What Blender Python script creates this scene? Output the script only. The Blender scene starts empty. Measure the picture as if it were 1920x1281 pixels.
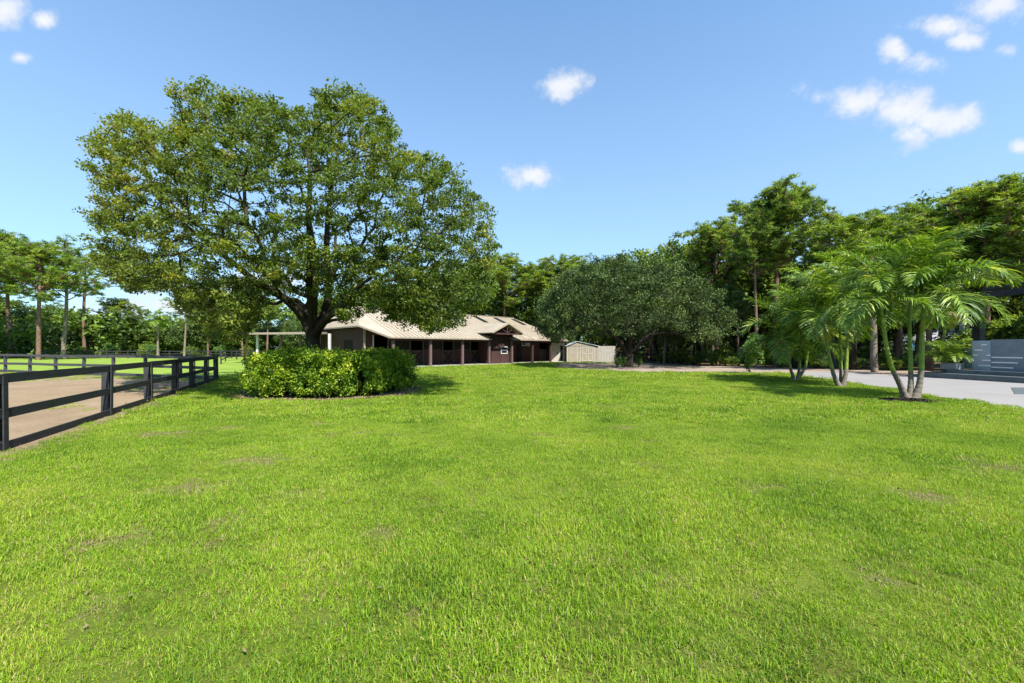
import bpy, math, random
import numpy as np
from mathutils import Vector, Matrix
R = math.radians
random.seed(7)
rng = np.random.default_rng(7)
sc = bpy.context.scene
C = sc.collection

# ------------------------------------------------------------------ camera, sky, sun, exposure
CAM_H, FPX, HOR = 1.8, 800.0, 652.0
cam = bpy.data.cameras.new("camera"); cam.lens = 15.0; cam.sensor_width = 36.0
cam.shift_y = (HOR - 640.5) / 1920.0; cam.clip_start = 0.05; cam.clip_end = 3000
camo = bpy.data.objects.new("camera", cam); C.objects.link(camo)
camo.location = (0, 0, CAM_H); camo.rotation_euler = (R(90), 0, 0)
sc.camera = camo
SUN = Vector((0.32, -0.50, 0.80)).normalized()       # direction towards the sun
sun = bpy.data.lights.new("sun", 'SUN'); sun.energy = 4.6; sun.angle = R(0.5); sun.color = (1.0, 0.95, 0.86)
suno = bpy.data.objects.new("sun", sun); C.objects.link(suno)
suno.rotation_euler = SUN.to_track_quat('Z', 'Y').to_euler()
suno.location = (20, -20, 40)
w = bpy.data.worlds.new("World"); sc.world = w; w.use_nodes = True
nt = w.node_tree; N = nt.nodes; L = nt.links
N.clear()
def nd(t, **k):
    n = N.new(t)
    for a, b in k.items(): setattr(n, a, b)
    return n
def mth(op, a, b=None, c=None, clamp=False):
    n = nd('ShaderNodeMath', operation=op); n.use_clamp = clamp
    for i, v in enumerate((a, b, c)):
        if v is None: continue
        if isinstance(v, (int, float)): n.inputs[i].default_value = v
        else: L.new(v, n.inputs[i])
    return n.outputs[0]
out = nd('ShaderNodeOutputWorld'); bg = nd('ShaderNodeBackground')
sky = nd('ShaderNodeTexSky', sky_type='NISHITA'); sky.sun_disc = False
sky.sun_elevation = math.asin(SUN.z); sky.sun_rotation = math.atan2(SUN.x, SUN.y)
sky.altitude = 0; sky.air_density = 1.0; sky.dust_density = 0.5; sky.ozone_density = 1.6
tc = nd('ShaderNodeTexCoord'); sp = nd('ShaderNodeSeparateXYZ'); L.new(tc.outputs['Generated'], sp.inputs[0])
dx, dy, dz = sp.outputs
ysafe = mth('MAXIMUM', dy, 0.02)
cu = mth('DIVIDE', dx, ysafe); cw = mth('DIVIDE', dz, ysafe)
# fair weather clouds: direction (right, up per unit ahead), half sizes, thickness
CL = [(.128,.612,.058,.036,1),(.04,.402,.058,.034,1),(.80,.575,.085,.045,1),(.91,.555,.085,.05,1),(1.02,.535,.085,.038,1),(.93,.50,.05,.035,.7),
      (1.15,.80,.10,.045,1),(1.06,.72,.05,.026,.9),(.90,.698,.035,.03,1),(1.02,.75,.09,.03,.75),(-1.19,.79,.06,.035,.9),(-1.1,.767,.035,.022,.8),
      (-1.15,.68,.022,.014,.7),(1.165,.695,.04,.022,.7),(1.19,.473,.025,.016,.8),(.97,.672,.05,.018,.4),
      (-.83,.10,.22,.055,.9),(-.62,.15,.14,.04,.7),(.715,.585,.05,.03,.45)]
m = None
for (u0, w0, ru, rw, k) in CL:
    a = mth('DIVIDE', mth('SUBTRACT', cu, u0), ru * 1.1); b = mth('DIVIDE', mth('SUBTRACT', cw, w0), rw * 1.12)
    v = mth('MULTIPLY', mth('SUBTRACT', 1.0, mth('SQRT', mth('ADD', mth('MULTIPLY', a, a), mth('MULTIPLY', b, b)))), k)
    m = v if m is None else mth('MAXIMUM', m, v)
no = nd('ShaderNodeTexNoise'); no.inputs['Scale'].default_value = 13; no.inputs['Detail'].default_value = 7; no.inputs['Roughness'].default_value = .66
L.new(tc.outputs['Generated'], no.inputs['Vector'])
dens = mth('ADD', m, mth('MULTIPLY', mth('SUBTRACT', no.outputs['Fac'], .5), 2.9))
mr = nd('ShaderNodeMapRange', interpolation_type='SMOOTHSTEP'); L.new(dens, mr.inputs[0])
mr.inputs[1].default_value = -.12; mr.inputs[2].default_value = .75
gate = mth('GREATER_THAN', m, -0.45)
cm = mth('MULTIPLY', mth('MULTIPLY', mr.outputs[0], gate), mth('GREATER_THAN', dy, .02))
cm = mth('MULTIPLY', cm, .9)
# tint of the clear sky
hs = nd('ShaderNodeMixRGB', blend_type='MULTIPLY'); hs.inputs[0].default_value = 1; L.new(sky.outputs[0], hs.inputs[1]); hs.inputs[2].default_value = (0.58, 0.95, 1.13, 1)
hz = nd('ShaderNodeMixRGB'); L.new(mth('MULTIPLY', mth('DIVIDE', mth('SUBTRACT', .85, dz), .85, clamp=True), .64), hz.inputs[0]); L.new(hs.outputs[0], hz.inputs[1]); hz.inputs[2].default_value = (2.6, 3.2, 3.95, 1)
mx = nd('ShaderNodeMixRGB'); L.new(cm, mx.inputs[0]); L.new(hz.outputs[0], mx.inputs[1])
no2 = nd('ShaderNodeTexNoise'); no2.inputs['Scale'].default_value = 30; no2.inputs['Detail'].default_value = 5; L.new(tc.outputs['Generated'], no2.inputs['Vector'])
cc = nd('ShaderNodeMixRGB'); L.new(mth('MULTIPLY_ADD', mth('SUBTRACT', dens, .2), .9, mth('MULTIPLY_ADD', no2.outputs['Fac'], 1.4, -.7), clamp=True), cc.inputs[0]); cc.inputs[1].default_value = (3.35, 3.55, 3.95, 1); cc.inputs[2].default_value = (4.2, 4.2, 4.3, 1); L.new(cc.outputs[0], mx.inputs[2])
L.new(mx.outputs[0], bg.inputs[0]); bg.inputs[1].default_value = 0.108; L.new(bg.outputs[0], out.inputs[0])
sc.view_settings.view_transform = 'Standard'; sc.view_settings.look = 'None'
sc.view_settings.gamma = 1; sc.view_settings.use_curve_mapping = False
sc.view_settings.exposure = 1.2
cy = sc.cycles
cy.use_denoising = True; cy.max_bounces = 7; cy.diffuse_bounces = 4; cy.transmission_bounces = 5; cy.glossy_bounces = 2
cy.use_adaptive_sampling = False; cy.caustics_reflective = False; cy.caustics_refractive = False

# ------------------------------------------------------------------ helpers
def G(px, py, z=0.0):                      # ground point seen at a place in the picture
    Y = (CAM_H - z) * FPX / (py - HOR); return np.array(((px - 960) / FPX * Y, Y, z))
def W(px, py, Y):
    return np.array(((px - 960) / FPX * Y, Y, CAM_H - (py - HOR) / FPX * Y))

def mat(name):
    m = bpy.data.materials.new(name); m.use_nodes = True
    m.node_tree.nodes.clear(); return m, m.node_tree.nodes, m.node_tree.links
def ramp(nodes, stops):
    r = nodes.new('ShaderNodeValToRGB'); e = r.color_ramp.elements
    e[0].position, e[0].color = stops[0][0], (*stops[0][1], 1); e[1].position, e[1].color = stops[-1][0], (*stops[-1][1], 1)
    for p, c in stops[1:-1]:
        x = e.new(p); x.color = (*c, 1)
    return r
def noise(nodes, links, scale, detail=4, rough=.55, src=None, stretch=None):
    n = nodes.new('ShaderNodeTexNoise'); n.inputs['Scale'].default_value = scale; n.inputs['Detail'].default_value = detail; n.inputs['Roughness'].default_value = rough
    if src is None:
        g = nodes.new('ShaderNodeNewGeometry'); src = g.outputs['Position']
    if stretch:
        mp = nodes.new('ShaderNodeMapping'); mp.inputs['Scale'].default_value = stretch; links.new(src, mp.inputs[0]); src = mp.outputs[0]
    links.new(src, n.inputs['Vector']); return n
def surf(name, stops, scale=3, detail=6, rough=.8, bump=0.0, bscale=40, bdist=.01, stretch=None, metallic=0, spec=.3, scale2=None, amt2=.5):
    m, n, l = mat(name)
    o = n.new('ShaderNodeOutputMaterial'); p = n.new('ShaderNodeBsdfPrincipled'); l.new(p.outputs[0], o.inputs[0])
    t = noise(n, l, scale, detail, .6, stretch=stretch); r = ramp(n, stops); fac = t.outputs['Fac']
    if scale2:
        t2 = noise(n, l, scale2, 4, .6); mixn = n.new('ShaderNodeMixRGB'); mixn.inputs[0].default_value = amt2
        l.new(t.outputs['Fac'], mixn.inputs[1]); l.new(t2.outputs['Fac'], mixn.inputs[2]); fac = mixn.outputs[0]
    l.new(fac, r.inputs[0]); l.new(r.outputs[0], p.inputs['Base Color'])
    p.inputs['Roughness'].default_value = rough; p.inputs['Metallic'].default_value = metallic; p.inputs['Specular IOR Level'].default_value = spec
    if bump:
        b = n.new('ShaderNodeBump'); b.inputs['Strength'].default_value = bump; b.inputs['Distance'].default_value = bdist
        t3 = noise(n, l, bscale, 5, .65, stretch=stretch); l.new(t3.outputs['Fac'], b.inputs['Height']); l.new(b.outputs[0], p.inputs['Normal'])
    return m
def leafmat(name, stops, trans=.35, tcol=(1.25, 1.2, .45), gloss=.35, pscale=.35, pamt=.5, rough=.5, gain=1.6, low=0):
    """leaf colour: per-leaf random attribute mixed with a slow noise; diffuse, some translucency and a waxy sheen"""
    m, n, l = mat(name)
    o = n.new('ShaderNodeOutputMaterial'); p = n.new('ShaderNodeBsdfPrincipled'); tr = n.new('ShaderNodeBsdfTranslucent'); mx = n.new('ShaderNodeMixShader')
    at = n.new('ShaderNodeAttribute'); at.attribute_name = 'rnd'
    t = noise(n, l, pscale, 3, .5)
    oi = n.new('ShaderNodeObjectInfo')
    tf = t.outputs['Fac']
    if low:
        tl = noise(n, l, low, 4, .6); mm = n.new('ShaderNodeMath'); mm.operation = 'ADD'; l.new(t.outputs['Fac'], mm.inputs[0]); l.new(tl.outputs['Fac'], mm.inputs[1])
        m2 = n.new('ShaderNodeMath'); m2.operation = 'SUBTRACT'; l.new(mm.outputs[0], m2.inputs[0]); m2.inputs[1].default_value = .5; tf = m2.outputs[0]
    a1 = n.new('ShaderNodeMath'); a1.operation = 'MULTIPLY_ADD'; l.new(tf, a1.inputs[0]); a1.inputs[1].default_value = pamt * 2; a1.inputs[2].default_value = -pamt
    a2 = n.new('ShaderNodeMath'); a2.operation = 'ADD'; l.new(at.outputs['Fac'], a2.inputs[0]); l.new(a1.outputs[0], a2.inputs[1])
    a3 = n.new('ShaderNodeMath'); a3.operation = 'MULTIPLY_ADD'; l.new(oi.outputs['Random'], a3.inputs[0]); a3.inputs[1].default_value = .2; l.new(a2.outputs[0], a3.inputs[2])
    a4 = n.new('ShaderNodeMath'); a4.operation = 'SUBTRACT'; l.new(a3.outputs[0], a4.inputs[0]); a4.inputs[1].default_value = .1; a4.use_clamp = True
    r = ramp(n, [(q, tuple(min(.6, x * gain) for x in col)) for q, col in stops]); l.new(a4.outputs[0], r.inputs[0]); l.new(r.outputs[0], p.inputs['Base Color'])
    c = n.new('ShaderNodeMixRGB'); c.blend_type = 'MULTIPLY'; c.inputs[0].default_value = 1; l.new(r.outputs[0], c.inputs[1]); c.inputs[2].default_value = (*tcol, 1)
    l.new(c.outputs[0], tr.inputs[0]); p.inputs['Roughness'].default_value = rough; p.inputs['Specular IOR Level'].default_value = gloss
    mx.inputs[0].default_value = trans; l.new(p.outputs[0], mx.inputs[1]); l.new(tr.outputs[0], mx.inputs[2]); l.new(mx.outputs[0], o.inputs[0])
    return m

def npmesh(name, V, F, m=None, rnd=None, smooth=False):
    """V (n,3); F: list of index arrays (k,3)/(k,4); rnd per vertex"""
    me = bpy.data.meshes.new(name)
    V = np.asarray(V, np.float32); Fs = [np.asarray(f, np.int32) for f in (F if isinstance(F, list) else [F]) if len(f)]
    me.vertices.add(len(V)); me.vertices.foreach_set('co', V.ravel())
    idx = np.concatenate([f.ravel() for f in Fs]); tot = np.concatenate([np.full(len(f), f.shape[1], np.int32) for f in Fs])
    me.loops.add(len(idx)); me.loops.foreach_set('vertex_index', idx)
    me.polygons.add(len(tot)); st = np.zeros(len(tot), np.int32); st[1:] = np.cumsum(tot)[:-1]
    me.polygons.foreach_set('loop_start', st)
    me.polygons.foreach_set('use_smooth', np.full(len(tot), bool(smooth)))
    me.update(calc_edges=True)
    if rnd is not None:
        a = me.attributes.new('rnd', 'FLOAT', 'POINT'); a.data.foreach_set('value', np.asarray(rnd, np.float32))
    if m: me.materials.append(m)
    return me
def link(name, me, parent=None, loc=(0, 0, 0)):
    o = bpy.data.objects.new(name, me); C.objects.link(o); o.location = loc
    if parent: o.parent = parent
    return o
def tag(o, label=None, cat=None, group=None, kind=None):
    if label: o['label'] = label
    if cat: o['category'] = cat
    if group: o['group'] = group
    if kind: o['kind'] = kind
    return o
def thing(name, label, cat, loc=(0, 0, 0), group=None, rz=0):
    o = bpy.data.objects.new(name, None); C.objects.link(o); o.location = loc; o.rotation_euler = (0, 0, rz); o.empty_display_size = .2
    return tag(o, label, cat, group)
class MB:
    """collects boxes, prisms and tubes for ONE mesh"""
    def __init__(s): s.V = []; s.F4 = []; s.F3 = []; s.n = 0
    def add(s, V, F4=(), F3=()):
        s.V.append(np.asarray(V, float)); 
        if len(F4): s.F4.append(np.asarray(F4) + s.n)
        if len(F3): s.F3.append(np.asarray(F3) + s.n)
        s.n += len(V); return s
    def box8(s, P):  # bottom 4 ccw, top 4
        return s.add(P, [(3, 2, 1, 0), (4, 5, 6, 7), (0, 1, 5, 4), (1, 2, 6, 5), (2, 3, 7, 6), (3, 0, 4, 7)])
    def box(s, x0, x1, y0, y1, z0, z1):
        return s.box8([(x0, y0, z0), (x1, y0, z0), (x1, y1, z0), (x0, y1, z0), (x0, y0, z1), (x1, y0, z1), (x1, y1, z1), (x0, y1, z1)])
    def bar(s, a, b, wd, ht, up=(0, 0, 1)):   # box from a to b, wd sideways, ht along up
        a = np.array(a, float); b = np.array(b, float); d = b - a; d /= np.linalg.norm(d)
        sd = np.cross(d, up); sd /= np.linalg.norm(sd); u = np.cross(sd, d)
        P = [q + sx * sd * wd / 2 + sz * u * ht / 2 for sz in (-1, 1) for q, sx in ((a, -1), (b, -1), (b, 1), (a, 1))]
        P = [P[0], P[3], P[2], P[1], P[4], P[7], P[6], P[5]]
        return s.box8(P)
    def tube(s, pts, rad, sides=6, cap=True):
        pts = np.array(pts, float); n = len(pts); rad = np.broadcast_to(np.asarray(rad, float), (n,))
        T = np.gradient(pts, axis=0); T /= np.linalg.norm(T, axis=1)[:, None] + 1e-9
        ref = np.array((1., 0, 0)) if abs(T[0][0]) < .8 else np.array((0, 1., 0))
        V = []
        for i in range(n):
            a = np.cross(T[i], ref); a /= np.linalg.norm(a) + 1e-9; b = np.cross(T[i], a); ref = np.cross(a, T[i])
            th = np.arange(sides) * 2 * math.pi / sides
            V.append(pts[i] + rad[i] * (np.cos(th)[:, None] * a + np.sin(th)[:, None] * b))
        V = np.concatenate(V); F = []
        for i in range(n - 1):
            for k in range(sides):
                k2 = (k + 1) % sides; F.append((i * sides + k, i * sides + k2, (i + 1) * sides + k2, (i + 1) * sides + k))
        F3 = []
        if cap:
            V = np.concatenate([V, pts[:1], pts[-1:]]); e = n * sides
            for k in range(sides):
                k2 = (k + 1) % sides; F3 += [(e, k2, k), (e + 1, (n - 1) * sides + k, (n - 1) * sides + k2)]
        return s.add(V, F, F3)
    def poly(s, P, th):   # flat polygon (planar pts) extruded straight down by th
        P = np.array(P, float); n = len(P); 
        return s.prism(P, (0, 0, -th))
    def prism(s, P, ext):
        P = np.array(P, float); n = len(P); Q = P + np.array(ext, float)
        V = np.concatenate([P, Q]); F4 = [(i, i + n, (i + 1) % n + n, (i + 1) % n) for i in range(n)]
        if n == 4: F4 += [(0, 1, 2, 3), (7, 6, 5, 4)]; return s.add(V, F4)
        F3 = [(0, i, i + 1) for i in range(1, n - 1)] + [(n, n + i + 1, n + i) for i in range(1, n - 1)]
        return s.add(V, F4, F3)
    def mesh(s, name, m, smooth=False, origin=(0, 0, 0), rnd=None):
        V = np.concatenate(s.V) - np.array(origin, float); F = []
        if s.F4: F.append(np.concatenate(s.F4))
        if s.F3: F.append(np.concatenate(s.F3))
        return npmesh(name, V, F, m, rnd, smooth)
    def build(s, name, m, parent=None, smooth=False, rnd=None):
        og = tuple(parent.location) if parent is not None and parent.type == 'EMPTY' else (0, 0, 0)
        p2 = parent
        if parent is not None and parent.type != 'EMPTY':
            og = tuple(parent.parent.location) if parent.parent is not None else (0, 0, 0)
        return link(name, s.mesh(name, m, smooth, og, rnd), parent)
def child(name, mb, m, parent, smooth=False): return mb.build(name, m, parent, smooth)
def sheet(name, pts, z, m, kind='structure'):
    P = [(p[0], p[1], z) for p in pts]
    me = bpy.data.meshes.new(name); me.from_pydata(P, [], [list(range(len(P)))]); me.materials.append(m); me.update()
    if me.polygons[0].normal.z < 0: me.flip_normals()
    o = link(name, me); o['kind'] = kind; return o
def wavy(pts, amp, step=.5, seed=1):
    r = np.random.default_rng(seed); out = []
    n = len(pts)
    for i in range(n):
        a, b = np.array(pts[i][:2], float), np.array(pts[(i + 1) % n][:2], float); d = np.linalg.norm(b - a); k = max(1, int(d / step)); k = min(k, 120)
        nrm = np.array((-(b - a)[1], (b - a)[0])) / (d + 1e-9)
        for j in range(k): out.append(a + (b - a) * j / k + nrm * r.normal(0, amp) * (j > 0))
    return out
def inpoly(X, Y, poly):
    poly = np.array([p[:2] for p in poly], float); c = np.zeros(len(X), bool); j = len(poly) - 1
    for i in range(len(poly)):
        xi, yi = poly[i]; xj, yj = poly[j]
        c ^= ((yi > Y) != (yj > Y)) & (X < (xj - xi) * (Y - yi) / (yj - yi + 1e-12) + xi); j = i
    return c
def unit(n, r=rng):
    v = r.normal(size=(n, 3)); return v / np.linalg.norm(v, axis=1)[:, None]

# ------------------------------------------------------------------ materials
M_lawn = surf('lawn_ground', [(.25, (0.0668, 0.0506, 0.0180)), (.40, (0.1033, 0.1076, 0.0220)), (.52, (0.1215, 0.1645, 0.0200)), (.72, (0.1823, 0.2088, 0.0300))], 1.4, 9, .95, .8, 60, .04, scale2=35, amt2=.5, spec=.1)
M_farlawn = surf('field_grass', [(.3, (0.1221, 0.1750, 0.0279)), (.5, (0.1710, 0.2500, 0.0333)), (.7, (0.2444, 0.2880, 0.0675))], .35, 6, .95, .4, 12, .05, spec=.1)
M_sand = surf('paddock_sand', [(.3, (0.1500, 0.1081, 0.0645)), (.5, (0.2300, 0.1692, 0.1075)), (.7, (0.2800, 0.2162, 0.1462))], .5, 8, .95, .7, 9, .06, scale2=9, amt2=.4, spec=.1)
M_dirt = surf('dirt_road', [(.3, (.17, .13, .10)), (.5, (.26, .205, .165)), (.7, (.32, .265, .22))], .7, 8, .95, .5, 20, .02, scale2=14, amt2=.4, spec=.1)
M_litter = surf('leaf_litter', [(.3, (.05, .035, .02)), (.5, (.12, .085, .045)), (.62, (.10, .11, .03)), (.8, (.19, .14, .08))], 1.2, 9, .95, .7, 20, .04, scale2=18, amt2=.5, spec=.1)
M_thatch = surf('dry_thatch', [(.3, (.09, .065, .04)), (.5, (.19, .15, .085)), (.7, (.26, .22, .13))], 4, 8, .95, .8, 40, .03, scale2=30, amt2=.5, spec=.1)
M_conc = surf('driveway_concrete', [(.25, (.165, .155, .15)), (.42, (.215, .203, .198)), (.6, (.24, .228, .224)), (.75, (.262, .254, .248))], .45, 9, .85, .15, 60, .004, scale2=7, amt2=.35)
M_slab = surf('walkway_concrete', [(.3, (0.238, 0.224, 0.196)), (.6, (0.322, 0.301, 0.266))], 1.5, 6, .9, .15, 60, .004)
M_mulch = surf('black_mulch', [(.3, (.012, .01, .008)), (.6, (.04, .03, .025)), (.8, (.08, .06, .045))], 18, 6, .95, .9, 40, .03)
M_bedlit = surf('dry_leaf_bed', [(.3, (.08, .05, .03)), (.5, (.20, .14, .09)), (.7, (.34, .26, .18))], 9, 6, .95, .8, 30, .03)
M_fence = surf('black_fence_paint', [(.3, (0.0228, 0.0228, 0.0247)), (.55, (0.0380, 0.0380, 0.0399)), (.75, (0.0608, 0.0608, 0.0627))], 3, 7, .75, .08, 60, .002, stretch=(1, 1, 5), scale2=30, amt2=.35, spec=.2)
M_fenceg = surf('grey_fence_paint', [(.3, (0.0425, 0.0442, 0.0476)), (.6, (0.0638, 0.0663, 0.0706))], 4, 6, .7, .3, 60, .003)
M_roof = surf('tan_metal_roof', [(.3, (0.2688, 0.2204, 0.1562)), (.5, (0.3248, 0.2726, 0.2000)), (.72, (0.3696, 0.3190, 0.2438))], .5, 7, .45, .1, 30, .004, scale2=6, amt2=.3)
M_roofu = surf('weathered_roof_patch', [(.35, (.10, .08, .06)), (.6, (.42, .34, .25))], 2.2, 7, .7)
M_seam = surf('roof_seam', [(.3, (0.230, 0.185, 0.125)), (.7, (0.300, 0.250, 0.180))], 2, 4, .5)
M_brown = surf('brown_barn_siding', [(.3, (0.0431, 0.0195, 0.0185)), (.55, (0.0581, 0.0270, 0.0256)), (.75, (0.0731, 0.0360, 0.0328))], 2.5, 7, .75, .2, 40, .004, stretch=(1, 1, .3))
M_brown2 = surf('brown_trim', [(.3, (0.1020, 0.0638, 0.0612)), (.6, (0.1445, 0.0935, 0.0892))], 4, 6, .7, .2, 40, .003)
M_mull = surf('grey_brown_mullion', [(.3, (0.0600, 0.0465, 0.0450)), (.6, (0.0825, 0.0660, 0.0638))], 4, 6, .7)
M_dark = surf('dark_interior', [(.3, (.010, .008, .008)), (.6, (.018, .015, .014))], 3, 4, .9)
M_white = surf('white_trim', [(.3, (0.434, 0.427, 0.413)), (.6, (0.518, 0.511, 0.497))], 4, 6, .5, .1, 40, .002)
M_gutter = surf('tan_gutter', [(.3, (0.231, 0.189, 0.147)), (.6, (0.294, 0.245, 0.196))], 4, 5, .5)
M_shed = surf('tan_shed_siding', [(.3, (0.252, 0.210, 0.161)), (.6, (0.315, 0.269, 0.210))], 3, 6, .75, .15, 40, .003)
M_shedt = surf('cream_shed_trim', [(.3, (0.372, 0.336, 0.282)), (.6, (0.420, 0.390, 0.336))], 3, 6, .6)
M_shroof = surf('grey_metal_roof', [(.3, (.30, .33, .37)), (.6, (.42, .45, .49))], 2, 5, .35, spec=.5)
M_pipe = surf('pale_panel', [(.3, (0.300, 0.276, 0.234)), (.6, (0.360, 0.336, 0.294))], 3, 6, .6)
M_orange = surf('orange_canvas', [(.3, (.55, .20, .03)), (.6, (.75, .30, .05))], 2, 5, .7)
M_wood = surf('weathered_wood', [(.3, (.20, .13, .07)), (.6, (.36, .25, .15))], 3, 6, .8, stretch=(1, 1, .2))
M_hroof = surf('black_patio_roof', [(.3, (.010, .010, .012)), (.6, (.02, .02, .024))], 3, 5, .5)
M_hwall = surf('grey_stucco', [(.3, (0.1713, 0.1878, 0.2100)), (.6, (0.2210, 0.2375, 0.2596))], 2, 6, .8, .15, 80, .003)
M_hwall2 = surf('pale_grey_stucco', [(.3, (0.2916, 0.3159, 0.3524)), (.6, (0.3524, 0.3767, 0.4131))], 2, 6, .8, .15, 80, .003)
M_step = surf('charcoal_tile', [(.3, (0.0725, 0.0885, 0.0934)), (.6, (0.1046, 0.1256, 0.1320))], 3, 6, .5, .1, 60, .002)
M_strip = surf('white_strip', [(.3, (1.0150, 0.6902, 0.6699)), (.6, (0.7917, 0.7917, 0.7714))], 3, 4, .5)
M_farw = surf('far_house_siding', [(.3, (0.276, 0.294, 0.324)), (.6, (0.336, 0.354, 0.378))], 1, 5, .7)
M_farr = surf('far_house_roof', [(.3, (0.210, 0.217, 0.231)), (.6, (0.266, 0.273, 0.287))], 1, 5, .7)
M_blue = surf('blue_paint', [(.3, (.03, .16, .28)), (.6, (.05, .22, .36))], 1, 5, .6)
def glassmat():
    m, n, l = mat('green_glass'); o = n.new('ShaderNodeOutputMaterial'); p = n.new('ShaderNodeBsdfPrincipled'); l.new(p.outputs[0], o.inputs[0])
    p.inputs['Base Color'].default_value = (.30, .42, .38, 1); p.inputs['Roughness'].default_value = .08; p.inputs['Alpha'].default_value = .55
    return m
M_glass = glassmat()
def winmat():
    m, n, l = mat('window_glass'); o = n.new('ShaderNodeOutputMaterial'); p = n.new('ShaderNodeBsdfPrincipled'); l.new(p.outputs[0], o.inputs[0])
    p.inputs['Base Color'].default_value = (.015, .018, .022, 1); p.inputs['Roughness'].default_value = .06
    return m
M_win = winmat()
def barkmat(name, stops, sc_=5, st=(1, 1, .25), bd=.04):
    return surf(name, stops, sc_, 8, .9, .8, sc_ * 4, bd, stretch=st, scale2=1.1, amt2=.35, spec=.1)
B_oak = barkmat('oak_bark', [(.3, (0.0150, 0.0128, 0.0090)), (.48, (0.0413, 0.0338, 0.0240)), (.6, (0.0450, 0.0465, 0.0225)), (.78, (0.1275, 0.1162, 0.0938))])
B_dark = barkmat('dark_bark', [(.3, (0.0124, 0.0099, 0.0081)), (.6, (0.0434, 0.0360, 0.0279)), (.8, (0.0744, 0.0620, 0.0496))])
B_pine = barkmat('pine_bark', [(.3, (0.0837, 0.0460, 0.0293)), (.5, (0.1674, 0.1046, 0.0753)), (.75, (0.2846, 0.2093, 0.1674))], 6, (1, 1, .45))
B_pale = barkmat('pale_bark', [(.3, (0.0992, 0.0744, 0.0558)), (.5, (0.1860, 0.1488, 0.1116)), (.75, (0.2728, 0.2294, 0.1798))], 4)
B_orange = barkmat('peeling_bark', [(.3, (0.0992, 0.0558, 0.0310)), (.5, (0.2108, 0.1302, 0.0744)), (.75, (0.2852, 0.2046, 0.1364))], 4)
B_ring = surf('ringed_palm_trunk', [(.3, (0.0992, 0.0806, 0.0620)), (.5, (0.1612, 0.1364, 0.1054)), (.7, (0.2108, 0.1860, 0.1488))], 6, 6, .85, .5, 40, .01, stretch=(1, 1, 4), scale2=22, amt2=.4)
M_shaft = surf('green_crownshaft', [(.3, (0.1100, 0.1606, 0.0225)), (.5, (0.1760, 0.2363, 0.0315)), (.7, (0.2640, 0.3024, 0.0540))], 4, 6, .45, .2, 30, .004, stretch=(1, 1, 2.5))
F_oak = leafmat('oak_leaves', [(0, (.020, .036, .008)), (.3, (.048, .078, .012)), (.6, (.088, .12, .016)), (.85, (.16, .16, .018)), (1, (.20, .18, .03))], .42, pscale=.22, pamt=.5, gain=1.85)
F_live = leafmat('live_oak_leaves', [(0, (0.0202, 0.0336, 0.0114)), (.35, (0.0426, 0.0694, 0.0190)), (.7, (0.0739, 0.1120, 0.0285)), (1, (0.1344, 0.1624, 0.0522))], .25, (1.1, 1.15, .5), gloss=.25, pscale=.4, pamt=.35, gain=1.5)
F_pine = leafmat('pine_needles', [(0, (.018, .034, .008)), (.3, (.045, .078, .010)), (.6, (.095, .14, .015)), (1, (.17, .19, .022))], .35, (1.2, 1.15, .4), pscale=.3, pamt=.35, gain=2.3)
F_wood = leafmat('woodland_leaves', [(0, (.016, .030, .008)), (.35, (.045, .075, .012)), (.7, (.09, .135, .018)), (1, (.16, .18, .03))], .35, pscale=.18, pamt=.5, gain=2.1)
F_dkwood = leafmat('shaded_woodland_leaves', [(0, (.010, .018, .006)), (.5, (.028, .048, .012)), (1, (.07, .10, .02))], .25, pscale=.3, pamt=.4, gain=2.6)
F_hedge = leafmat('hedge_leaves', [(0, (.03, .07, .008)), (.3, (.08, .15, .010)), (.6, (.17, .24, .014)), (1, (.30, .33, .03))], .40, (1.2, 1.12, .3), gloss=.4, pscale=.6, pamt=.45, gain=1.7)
F_palm = leafmat('palm_leaflets', [(0, (.03, .065, .010)), (.35, (.07, .13, .014)), (.65, (.13, .20, .02)), (.85, (.24, .29, .045)), (1, (.40, .40, .12))], .35, (1.15, 1.15, .35), gloss=.4, pscale=2.2, pamt=.3, rough=.42, gain=1.4)
F_palmy = leafmat('yellowing_palm_leaflets', [(0, (.15, .19, .03)), (.5, (.28, .28, .05)), (1, (.42, .33, .11))], .35, gloss=.5)
F_shrub = leafmat('shrub_leaves', [(0, (.02, .045, .012)), (.5, (.055, .105, .022)), (1, (.12, .18, .03))], .3, pscale=.8, pamt=.35, gain=2.3)
F_grass = leafmat('grass_blades', [(0, (.055, .12, .014)), (.2, (.115, .215, .014)), (.42, (.20, .325, .016)), (.62, (.28, .39, .024)), (.8, (.36, .39, .05)), (.92, (.40, .34, .11)), (1, (.38, .29, .15))], .42, (1.1, 1.06, .4), gloss=.3, pscale=.7, pamt=.42, rough=.5, gain=1.14, low=.16)

F_straw = leafmat('straw_blades', [(0, (.16, .11, .06)), (.5, (.32, .25, .13)), (1, (.48, .40, .22))], .2, (1, 1, .8), gloss=.2, pscale=2, pamt=.3, rough=.7, gain=1.0)
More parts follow.
